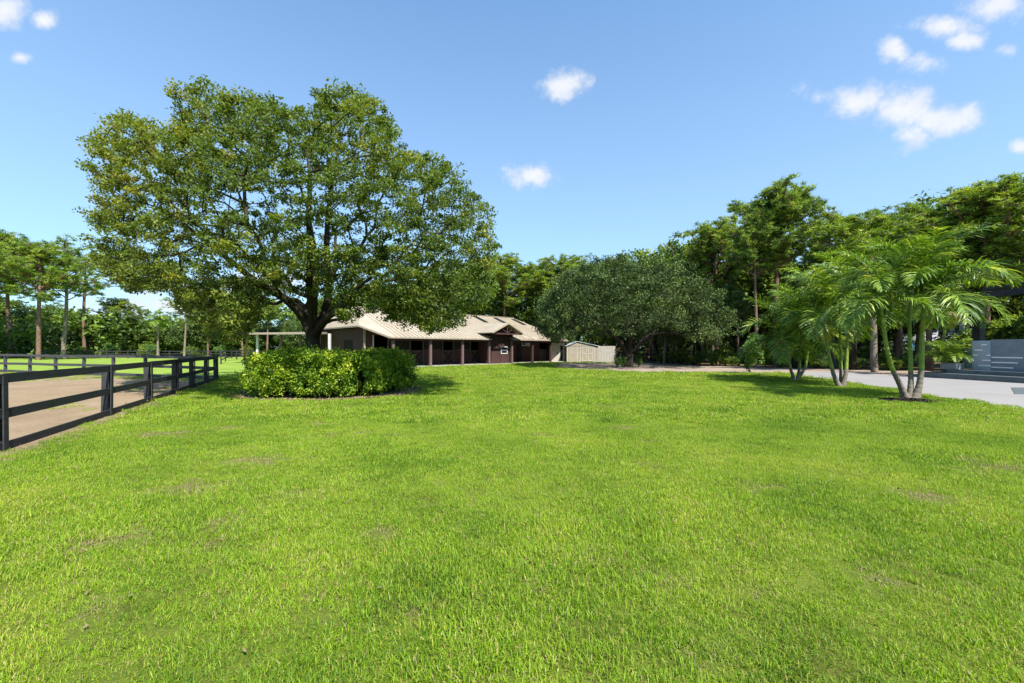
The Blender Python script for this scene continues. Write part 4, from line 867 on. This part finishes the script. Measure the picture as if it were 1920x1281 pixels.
# --- left side pines
left = [(-30, 66, 432, 2), (72, 62, 455, 0), (120, 66, 448, 3), (20, 74, 450, 1), (160, 80, 478, 4), (225, 86, 560, 0), (265, 92, 578, 1), (345, 64, 545, 3), (420, 96, 570, 2), (455, 78, 560, 4), (390, 84, 575, 0), (500, 90, 560, 1), (-110, 60, 420, 0), (-60, 80, 440, 3)]
ll = ['tall pine at the left picture edge', 'forked pine with wide layered crown behind the paddock', 'slim pine with long pale bare trunk behind the paddock', 'pine behind the layered pine at far left', 'darker pine reaching the oak crown at left', 'small distant pine under the open sky gap',
      'second distant pine in the sky gap, right of the first', 'pine with grey trunk right of the sky gap', 'distant pine under the oak crown', 'pine standing left of the barn canopy', 'distant pine showing below the oak crown', 'pine behind the barn canopy', 'pine beyond the left picture edge', 'second pine beyond the left picture edge']
for (px, Y, py, k), lb in zip(left, ll): PT((T_open[k % 3] if px in (120, 160, 265, 345, 455) else T_pine[k]), 14, px, Y, py, lb, wid=1.25)
g3 = 'leafy trees lining the far side of the green field'
for i in range(30):
    px = -260 + i * 31 + random.uniform(-10, 10); Y = random.uniform(84, 104); py = random.uniform(580, 612) - (px < 160) * 26
    PT(T_bl[(3, 0, 3, 2)[i % 4]], 9, px, Y, py, 'leafy tree in the row lining the far side of the green field', 'broadleaf_tree', wid=1.3, group=g3)
for i in range(12):
    px = -80 + i * 48 + random.uniform(-12, 12); q = W(px, 0, 78); plant(T_sh[i % 2], 2.4, q[0], 78 + random.uniform(-2, 3), random.uniform(2, 3.4), 'low shrub behind the dark fence beyond the green field', 'shrub', 'shrub', 'low shrubs beyond the green field')
# leaning bare trunk left of canopy
o = thing('leaning_tree', 'slim pale trunk leaning right beside the barn canopy', 'tree', tuple(G(458, 676)))
q0, q1 = G(458, 676), W(474, 575, 48); mb = MB(); mb.tube([q0, (q0 * .55 + q1 * .45) + (-.05, 0, 0), q1], [.17, .14, .11], 8); mb.build('trunk', B_pale, o, True)
c_ = link('crown', T_bl[1][1], o); c_.location = tuple(q1 - q0 + (0, 0, -2.6)); c_.scale = (.6, .6, .6); c_['kind'] = 'stuff'
# far woodland closing the horizon all round
r4 = np.random.default_rng(61); nW_ = 5200
ang = r4.uniform(-1.75, 1.75, nW_); dist = r4.uniform(112, 150, nW_); base = np.stack([dist * np.sin(ang), dist * np.cos(ang), r4.random(nW_) ** .8 * (8.5 + 2.5 * np.sin(ang * 9) + 1.5 * np.sin(ang * 23 + 1)) + .3], 1)
per = 26; c = np.repeat(base, per, 0); n = len(c); off = unit(n, r4) * r4.random((n, 1)) ** .5 * 1.6
V, F, rdd = leaves(c + off, np.full(n, .95), np.clip(np.repeat(r4.normal(.35, .15, nW_), per) + r4.normal(0, .1, n), 0, 1), r4)
fw = link('distant_woodland', npmesh('distant_woodland', V, F, F_wood, rdd)); fw['kind'] = 'stuff'
# dark undergrowth deep in the right belt and left row
def mass(name, regions, seed, m, size=.34, per=26):
    r = np.random.default_rng(seed); cs = []
    for (x0, x1, y0, y1, h, n_) in regions:
        q = np.stack([r.uniform(x0, x1, n_), r.uniform(y0, y1, n_), r.random(n_) ** 1.2 * h + .1], 1); cs.append(q)
    b = np.concatenate(cs); c = np.repeat(b, per, 0); n = len(c); off = unit(n, r) * r.random((n, 1)) ** .5 * .8
    V, F, rdd = leaves(c + off, np.full(n, size), np.clip(np.repeat(r.normal(.4, .16, len(b)), per) + r.normal(0, .1, n), 0, 1), r)
    V[:, 2] = np.maximum(V[:, 2], .01); o = link(name, npmesh(name, V, F, m, rdd)); o['kind'] = 'stuff'; return o
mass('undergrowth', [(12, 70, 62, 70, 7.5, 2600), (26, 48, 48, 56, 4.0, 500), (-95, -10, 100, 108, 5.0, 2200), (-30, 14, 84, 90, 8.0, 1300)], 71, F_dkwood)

# ------------------------------------------------------------------ palms
def frond(seed, L_, arch, droop, nl=46, ll_=.62, wl=.045, m=None, plume=.55):
    """one arching feather leaf along +X; rachis with two combs of drooping leaflets"""
    r = np.random.default_rng(seed); n = nl; s = np.linspace(0, 1, n + 1)
    ang = arch - droop * s ** 1.35; dx_ = np.cos(ang) * L_ / n; dz_ = np.sin(ang) * L_ / n
    P = np.stack([np.concatenate([[0], np.cumsum(dx_[:-1])]), .05 * np.sin(s * 3 + seed), np.concatenate([[0], np.cumsum(dz_[:-1])])], 1)
    T = np.stack([np.cos(ang), np.zeros(n + 1), np.sin(ang)], 1); Nn = np.stack([-np.sin(ang), np.zeros(n + 1), np.cos(ang)], 1)
    V = []; F = []; RD = []; c = 0
    for i in range(4, n + 1):
        f = s[i]; ln = ll_ * (math.sin(math.pi * min(.97, f * .82 + .16)) ** .6) * r.uniform(.85, 1.1)
        for sg in (-1, 1):
            side = np.array((0, sg, 0.)); fw_ = .35 + .75 * f + r.normal(0, .08); up_ = plume * r.uniform(-.25, 1.0) + .1
            d = T[i] * fw_ + side * 1.0 + Nn[i] * up_; d /= np.linalg.norm(d)
            p = P[i] + T[i] * r.uniform(-.01, .01); w0 = np.cross(d, Nn[i] + .4 * unit(1, r)[0]); w0 /= np.linalg.norm(w0) + 1e-9; w_ = wl * r.uniform(.8, 1.15)
            rv = float(np.clip(r.normal(.45, .22) , 0, 1)); pts = [p]; q = p.copy(); dd = d.copy()
            for k in range(3):
                q = q + dd * ln / 3; dd = dd + np.array((0, 0, -.42 - .12 * k)) * r.uniform(.5, 1.2); dd /= np.linalg.norm(dd); pts.append(q.copy())
            ws = (.45, 1.0, .85, .08)
            for k in range(4): V += [pts[k] - w0 * w_ * .5 * ws[k], pts[k] + w0 * w_ * .5 * ws[k]]; RD += [rv + (.25 if k == 3 else 0) * r.random()] * 2
            for k in range(3): F.append((c + 2 * k, c + 2 * k + 1, c + 2 * k + 3, c + 2 * k + 2))
            c += 8
    mb = MB(); mb.add(np.array(V), F); k0 = mb.n
    mb.tube(P[::3] if (n % 3 == 0) else P[::3], np.linspace(.022, .005, len(P[::3])), 4, False)
    RD += [.55] * (mb.n - k0)
    return mb.mesh('frond', m or F_palm, False, rnd=RD)
FR = {'up': [frond(i, 2.5, R(86), R(84), 50, .68, .046, plume=1.0) for i in range(3)], 'mid': [frond(10 + i, 2.4, R(60), R(132), 50, .76, .048, plume=.9) for i in range(4)], 'low': [frond(20 + i, 2.2, R(5), R(84), 48, .76, .046, plume=.8) for i in range(3)], 'hang': [frond(30, 1.8, R(-15), R(72), 36, .62, .05, m=F_palmy)],
      'flat': [frond(40 + i, 2.7, R(40), R(76), 52, .88, .05) for i in range(2)]}
def palm_head(o, c, seed, n=9, size=1.0, az0=0.0, hang=0, flat=()):
    r = random.Random(seed)
    for i in range(n):
        f = i / max(1, n - 1); kind = 'up' if f < .38 else ('mid' if f < .66 else 'low'); a = az0 + i * 2.399 + r.uniform(-.2, .2)
        fr = link('frond', r.choice(FR[kind]), o); fr.location = tuple(c + np.array((.04 * math.cos(a), .04 * math.sin(a), .05 - .08 * f))); s = size * r.uniform(.88, 1.1); fr.scale = (s, s, s); fr.rotation_euler = (r.uniform(-.25, .25), 0, a)
    for a, s in flat:
        fr = link('frond', FR['flat'][r.randrange(2)], o); fr.location = tuple(c); fr.scale = (s, s, s); fr.rotation_euler = (0, 0, a)
    for k in range(hang):
        a = az0 + 1.9 * k + 2.6; fr = link('frond', FR['hang'][0], o); fr.location = tuple(c + (0, 0, -.1)); fr.scale = (size * .8,) * 3; fr.rotation_euler = (0, 0, a); fr['label'] = 'yellowing hanging frond'
def palm_stem(o, pts, r0, green_from, seed):
    """ringed grey trunk below, smooth green crownshaft above"""
    pts = np.array(pts, float); og = np.array(o.location); n = 70; t = np.linspace(0, 1, n); k = np.linspace(0, 1, len(pts)); P = np.stack([np.interp(t, k, pts[:, j]) for j in range(3)], 1)
    for _ in range(6): P[1:-1] = (P[:-2] + P[1:-1] * 2 + P[2:]) / 4
    rad = r0 * (1.0 - .62 * t ** .7) + r0 * .55 * np.exp(-t * 16); rad[::4] *= 1.07
    ig = int(np.argmin(np.abs(P[:, 2] - green_from)))
    mb = MB(); mb.tube(P[:ig + 1], rad[:ig + 1], 12); mb.build('trunk', B_ring, o, True)
    rg = rad[ig:] * 1.03; rg[0] = rad[ig] * .99
    mb = MB(); mb.tube(P[ig:], rg, 12); mb.build('crownshaft', M_shaft, o, True)
    return P[-1] - og
b1 = G(1706, 748)
def PW(px, py, Y): return W(px, py, Y)
p1_ = thing('palm_tree', 'tall three-stemmed green palm clump in the black mulch bed by the driveway', 'palm', tuple(b1))
Yb = b1[1]
h = palm_stem(p1_, [PW(1700, 750, Yb), PW(1688, 722, Yb), PW(1672, 690, Yb - .1), PW(1662, 650, Yb - .15), PW(1655, 600, Yb - .2), PW(1652, 562, Yb - .2)], .105, 1.0, 1)
palm_head(p1_, h, 101, 13, .95, 2.2, hang=0)
h = palm_stem(p1_, [PW(1706, 748, Yb + .1), PW(1708, 715, Yb + .2), PW(1707, 670, Yb + .3), PW(1705, 600, Yb + .4), PW(1706, 545, Yb + .5)], .10, .95, 2)
palm_head(p1_, h, 102, 12, 1.05, .7)
h = palm_stem(p1_, [PW(1716, 749, Yb), PW(1724, 722, Yb), PW(1728, 690, Yb), PW(1729, 630, Yb), PW(1731, 590, Yb - .1), PW(1736, 552, Yb - .1)], .115, 1.05, 3)
palm_head(p1_, h, 103, 14, 1.1, -.6, flat=((.05, 1.0), (-.5, .9)))
b2 = G(1576, 725)
p2_ = thing('palm_tree', 'middle palm clump with a yellowing frond drooping over the lawn edge', 'palm', tuple(b2)); Yb = b2[1]
h = palm_stem(p2_, [PW(1573, 726, Yb), PW(1562, 700, Yb), PW(1555, 670, Yb), PW(1548, 630, Yb), PW(1545, 590, Yb)], .105, .8, 4); palm_head(p2_, h, 104, 15, 1.15, 2.6, hang=2)
h = palm_stem(p2_, [PW(1580, 726, Yb), PW(1586, 700, Yb), PW(1588, 660, Yb + .1), PW(1590, 610, Yb + .2), PW(1592, 565, Yb + .2)], .105, .8, 5); palm_head(p2_, h, 105, 14, 1.15, 1.0)
h = palm_stem(p2_, [PW(1577, 725, Yb + .2), PW(1577, 700, Yb + .3), PW(1576, 650, Yb + .5), PW(1575, 600, Yb + .6)], .10, .8, 6); palm_head(p2_, h, 106, 9, 1.0, .2)
b3 = G(1493, 714)
p3_ = thing('palm_tree', 'leftmost and lowest palm clump on the lawn edge', 'palm', tuple(b3)); Yb = b3[1]
h = palm_stem(p3_, [PW(1490, 715, Yb), PW(1483, 695, Yb), PW(1478, 668, Yb), PW(1470, 634, Yb)], .10, .7, 7); palm_head(p3_, h, 107, 16, 1.2, 2.9)
h = palm_stem(p3_, [PW(1495, 715, Yb), PW(1499, 690, Yb), PW(1500, 655, Yb), PW(1504, 618, Yb)], .095, .7, 8); palm_head(p3_, h, 108, 15, 1.2, .9)
h = palm_stem(p3_, [PW(1493, 714, Yb + .2), PW(1510, 690, Yb + .3), PW(1516, 650, Yb + .5), PW(1520, 640, Yb + .5)], .10, .7, 9); palm_head(p3_, h, 109, 9, 1.0, -.3)
# extra palm behind (between clump and house) and planter palm
b4 = W(1770, 0, 27); b4[2] = 0
p4_ = thing('palm_tree', 'small palm behind the planter with browned hanging fronds', 'palm', tuple(b4)); h = palm_stem(p4_, [b4, b4 + (0, 0, 2), b4 + (.1, 0, 4.2)], .14, 2.4, 10); palm_head(p4_, h, 110, 10, 1.1, .4, hang=3)
pp_ = thing('potted_palm', 'bushy areca palm growing in the grey planter box', 'palm', (pq[0], pq[1] + .2, .89))
r = random.Random(5)
for i in range(30):
    a = i * 2.399; f = r.random(); fr = link('frond', r.choice(FR['up'] if f < .55 else FR['mid']), pp_); s = r.uniform(.5, .8); fr.scale = (s, s, s); fr.location = (r.uniform(-.35, .35), r.uniform(-.15, .15), 0); fr.rotation_euler = (r.uniform(-.3, .3), 0, a)
# cabbage palm, far left
b5 = W(296, 0, 70); b5[2] = 0
cp = thing('cabbage_palm', 'cabbage palm with shaggy round head in the gap left of the oak', 'palm', tuple(b5)); h = palm_stem(cp, [b5, b5 + (0, 0, 3), b5 + (.2, 0, 6.2)], .22, 5.6, 11)
for i in range(16):
    fr = link('frond', FR['mid' if i % 2 else 'low'][i % 3], cp); fr.location = tuple(h); fr.rotation_euler = (0, 0, i * 2.4); fr.scale = (.95, .95, .95)
# mulch chips
r5 = np.random.default_rng(81); nchip = 2600; a_ = r5.uniform(0, 2 * math.pi, nchip); q = np.sqrt(r5.random(nchip)) * 1.04
c = np.stack([mc[0] + 1.05 * q * np.cos(a_), mc[1] + .62 * q * np.sin(a_), .02 + .05 * (1 - q ** 2) * r5.random(nchip)], 1)
V, F, rd = leaves(c, np.full(nchip, .07), r5.random(nchip), r5); V[:, 2] = np.maximum(V[:, 2], .012)
o = link('mulch_chips', npmesh('mulch_chips', V, F, M_mulch)); o['kind'] = 'stuff'
# fallen leaves round the hedge foot
nl = 2600; a_ = r5.uniform(0, 2 * math.pi, nl); q = r5.uniform(.9, 1.1, nl)
c = np.stack([hc[0] + 3.5 * q * np.cos(a_), hc[1] + 3.1 * q * np.sin(a_), .02 + .02 * r5.random(nl)], 1)
V, F, rd = leaves(c, np.full(nl, .08), r5.random(nl), r5); V[:, 2] = np.maximum(V[:, 2], .014)
o = link('fallen_leaves', npmesh('fallen_leaves', V, F, M_bedlit)); o['kind'] = 'stuff'

# ------------------------------------------------------------------ grass: blade tufts scattered by geometry nodes
def tuft(seed, half, nb, h, w_, lay=.9, m=None):
    r = np.random.default_rng(seed); p = np.stack([r.uniform(-half, half, nb), r.uniform(-half, half, nb), np.zeros(nb)], 1)
    a = r.uniform(0, 2 * math.pi, nb); tilt = np.abs(r.normal(0, lay, nb)); tilt = np.clip(tilt, .05, 1.35); hh = h * r.uniform(.5, 1.3, nb)
    d1 = np.stack([np.cos(a) * np.sin(tilt * .6), np.sin(a) * np.sin(tilt * .6), np.cos(tilt * .6)], 1); d2 = np.stack([np.cos(a) * np.sin(tilt * 1.25), np.sin(a) * np.sin(tilt * 1.25), np.cos(tilt * 1.25)], 1)
    b = a + math.pi / 2 + r.normal(0, .5, nb); s = np.stack([np.cos(b), np.sin(b), np.zeros(nb)], 1) * (w_ * r.uniform(.6, 1.2, nb))[:, None] * .5
    m_ = p + d1 * (hh * .55)[:, None]; t_ = m_ + d2 * (hh * .55)[:, None]; t_[:, 2] = np.maximum(t_[:, 2], .004)
    V = np.stack([p - s, p + s, m_ + s * .9, m_ - s * .9, t_], 1).reshape(-1, 3); i = np.arange(nb)[:, None] * 5
    rv = np.clip(r.normal(.42, .15, nb), 0, .9); dead = r.random(nb) < .10; rv[dead] = r.uniform(.85, 1.1, dead.sum())
    return npmesh('tuft', V, [i + np.array([[0, 1, 2, 3]]), i + np.array([[3, 2, 4]])], m or F_grass, np.repeat(rv, 5))
def tuft_coll(name, meshes):
    c = bpy.data.collections.new(name)
    for i, me in enumerate(meshes):
        o = bpy.data.objects.new('%s_%d' % (name, i), me); c.objects.link(o)
    return c
def scatter(name, pts, scale, coll, seed=0, tilt=.12):
    me = bpy.data.meshes.new(name); me.from_pydata([tuple(p) for p in pts], [], []); a = me.attributes.new('sz', 'FLOAT', 'POINT'); a.data.foreach_set('value', np.asarray(scale, np.float32))
    o = link(name, me); o['kind'] = 'stuff'
    ng = bpy.data.node_groups.new(name, 'GeometryNodeTree'); ng.interface.new_socket('Geometry', in_out='INPUT', socket_type='NodeSocketGeometry'); ng.interface.new_socket('Geometry', in_out='OUTPUT', socket_type='NodeSocketGeometry')
    n, l = ng.nodes, ng.links; gi = n.new('NodeGroupInput'); go = n.new('NodeGroupOutput'); ip = n.new('GeometryNodeInstanceOnPoints'); ci = n.new('GeometryNodeCollectionInfo')
    ci.inputs['Collection'].default_value = coll; ci.inputs['Separate Children'].default_value = True; ci.inputs['Reset Children'].default_value = True
    l.new(gi.outputs[0], ip.inputs['Points']); l.new(ci.outputs[0], ip.inputs['Instance']); ip.inputs['Pick Instance'].default_value = True
    ri = n.new('FunctionNodeRandomValue'); ri.data_type = 'INT'; ri.inputs['Min'].default_value = 0
    ri.inputs[4].default_value = 0; ri.inputs[5].default_value = len(coll.objects) - 1; l.new(ri.outputs[2], ip.inputs['Instance Index'])
    rv = n.new('FunctionNodeRandomValue'); rv.data_type = 'FLOAT_VECTOR'; rv.inputs[0].default_value = (-tilt, -tilt, 0); rv.inputs[1].default_value = (tilt, tilt, 6.283); l.new(rv.outputs[0], ip.inputs['Rotation'])
    at = n.new('GeometryNodeInputNamedAttribute'); at.data_type = 'FLOAT'; at.inputs['Name'].default_value = 'sz'; l.new(at.outputs[0], ip.inputs['Scale'])
    l.new(ip.outputs[0], go.inputs[0]); md = o.modifiers.new('scatter', 'NODES'); md.node_group = ng; return o
near_t = tuft_coll('near_tuft', [tuft(200 + i, .16, 330, .044, .0048, 1.15) for i in range(6)])
mid_t = tuft_coll('mid_tuft', [tuft(220 + i, .32, 330, .055, .012) for i in range(5)])
far_t = tuft_coll('far_tuft', [tuft(240 + i, .75, 260, .075, .03, .7) for i in range(4)])
dry_t = tuft_coll('dry_tuft', [tuft(260 + i, .13, 60, .05, .0045, 1.6, F_straw) for i in range(4)])
r6 = np.random.default_rng(91)
def lawn_pts(y0, y1, step, extra=2.0):
    ys = np.arange(y0, y1, step); P = []
    for y in ys:
        hw = 1.3 * max(y, 0) + extra; xs = np.arange(-hw, hw, step); P.append(np.stack([xs, np.full(len(xs), y)], 1))
    P = np.concatenate(P); P += r6.uniform(-.5, .5, P.shape) * step; return P
def mask_lawn(P, inset=0.0):
    x, y = P[:, 0], P[:, 1]; ok = ~inpoly(x, y, drive_poly) & ~inpoly(x, y, road_poly) & ~inpoly(x, y, pad)
    ok &= ((x - hc[0]) / (3.5 + inset)) ** 2 + ((y - hc[1]) / (3.1 + inset)) ** 2 > 1
    ok &= ((x - mc[0]) / 1.05) ** 2 + ((y - mc[1]) / .62) ** 2 > 1
    q = P - P0; t = q @ U; v = q @ VN; ok &= ~((t > -7) & (v < .62))
    ok &= ~((t > 22)) ; ok &= ~inpoly(x, y, litter_poly)
    ok &= ~((x < -18) & (y > 24 - (x + 16.6) * .34))
    return ok
def patchy(P):   # slow variation used for tuft size
    x, y = P[:, 0], P[:, 1]; return .5 + .25 * np.sin(x * 1.3 + 1.7 * np.sin(y * .7)) + .25 * np.sin(y * 1.9 + 1.3 * np.sin(x * .9 + 2))
BARE = [(G(225, 1015), .16), (G(210, 1012), .10), (G(425, 975), .14), (G(400, 990), .10), (G(345, 918), .22), (G(640, 1150), .05), (G(160, 1155), .06), (G(480, 865), .2), (G(1740, 935), .12), (G(300, 815), .25), (G(980, 738), .5), (G(1060, 738), .35), (G(640, 762), .3), (G(1890, 880), .35), (G(560, 930), .12), (G(1400, 1105), .05), (G(1240, 1090), .05), (G(390, 1030), .06)]
rb_ = np.random.default_rng(97)
BARE = [(c_, r_ * 1.9) for c_, r_ in BARE] + [(np.array((rb_.uniform(-.9, .9) * y_, y_, 0)), rb_.uniform(.03, .06) * y_ ** .8) for y_ in rb_.uniform(2.3, 20, 46)]
def bare(P, k=1.0):
    out_ = np.zeros(len(P))
    for c_, r_ in BARE:
        d = np.hypot((P[:, 0] - c_[0]) / (1.5 * r_), (P[:, 1] - c_[1]) / r_); out_ = np.maximum(out_, np.clip(1.25 - d, 0, 1))
    return out_
P = lawn_pts(-1.0, 10.5, .18); P = P[mask_lawn(P)]; b = bare(P); ed = np.min(np.abs((P - fA) @ np.array((fd[1], -fd[0])))[:, None], 1)
keep = (r6.random(len(P)) > b * .9) & (r6.random(len(P)) < np.clip(ed * 1.25, .12, 1)); P = P[keep]; ed = ed[keep]
sz = (.8 + .45 * patchy(P)) * r6.uniform(.8, 1.2, len(P)) * np.clip(.45 + ed, 0, 1)
scatter('lawn_grass', np.concatenate([P, np.full((len(P), 1), .0)], 1), sz, near_t)
Q = lawn_pts(1.5, 10.5, .12); Q = Q[mask_lawn(Q)]; bq = bare(Q); edq = np.abs((Q - fA) @ np.array((fd[1], -fd[0])))
Q = Q[r6.random(len(Q)) < np.maximum(bq * 1.0, np.clip(1.0 - edq * 1.1, 0, .55))]
scatter('dry_grass', np.concatenate([Q, np.zeros((len(Q), 1))], 1), r6.uniform(.5, .9, len(Q)), dry_t)
P = lawn_pts(10.5, 24, .36); P = P[mask_lawn(P)]; P = P[r6.random(len(P)) > bare(P) * .8]; P = P[r6.random(len(P)) < np.clip(np.abs((P - fA) @ np.array((fd[1], -fd[0]))) * 1.5, .2, 1)]; sz = (.8 + .4 * patchy(P)) * r6.uniform(.8, 1.2, len(P))
scatter('lawn_grass', np.concatenate([P, np.zeros((len(P), 1))], 1), sz, mid_t)
P = lawn_pts(24, 52, .8, 0); P = P[mask_lawn(P)]; P = P[(P[:, 0] > -30)]; scatter('lawn_grass', np.concatenate([P, np.zeros((len(P), 1))], 1), r6.uniform(.7, 1.1, len(P)), far_t)
# fallen oak leaves and straw on the lawn
nl = 1500; c = np.stack([r6.uniform(-14, 12, nl), r6.uniform(1.5, 22, nl), r6.uniform(.02, .045, nl)], 1); c = c[mask_lawn(c[:, :2])]
V, F, rd = leaves(c, np.full(len(c), .036), r6.random(len(c)), r6); V[:, 2] = np.maximum(V[:, 2], .004)
o = link('fallen_leaves', npmesh('fallen_leaves', V, F, M_thatch)); o['kind'] = 'stuff'
# thin grass creeping over the sand, thick along the far rail
P = np.stack([r6.uniform(-45, -6, 5200), r6.uniform(0, 34, 5200)], 1); P = P[inpoly(P[:, 0], P[:, 1], pad)]
dn = np.abs((P - fB) @ (np.array((-(fC - fB)[1], (fC - fB)[0])) / np.linalg.norm(fC - fB))); nz = patchy(P * .55)
dn2 = np.abs((P - fA) @ np.array((fd[1], -fd[0])))
pk = np.clip(1.1 - dn / 2.5, 0, 1) + np.clip(.75 - dn2 * 1.6, 0, 1) * .8 + (nz > .62) * .20
P = P[r6.random(len(P)) < pk]; scatter('paddock_grass', np.concatenate([P, np.full((len(P), 1), .004)], 1), r6.uniform(.5, .95, len(P)), mid_t)
print('meshes', len(bpy.data.meshes), 'objects', len(bpy.data.objects), 'tris~', sum(len(o.data.polygons) * 1.8 for o in sc.objects if o.type == 'MESH' and o.data.users == 1))
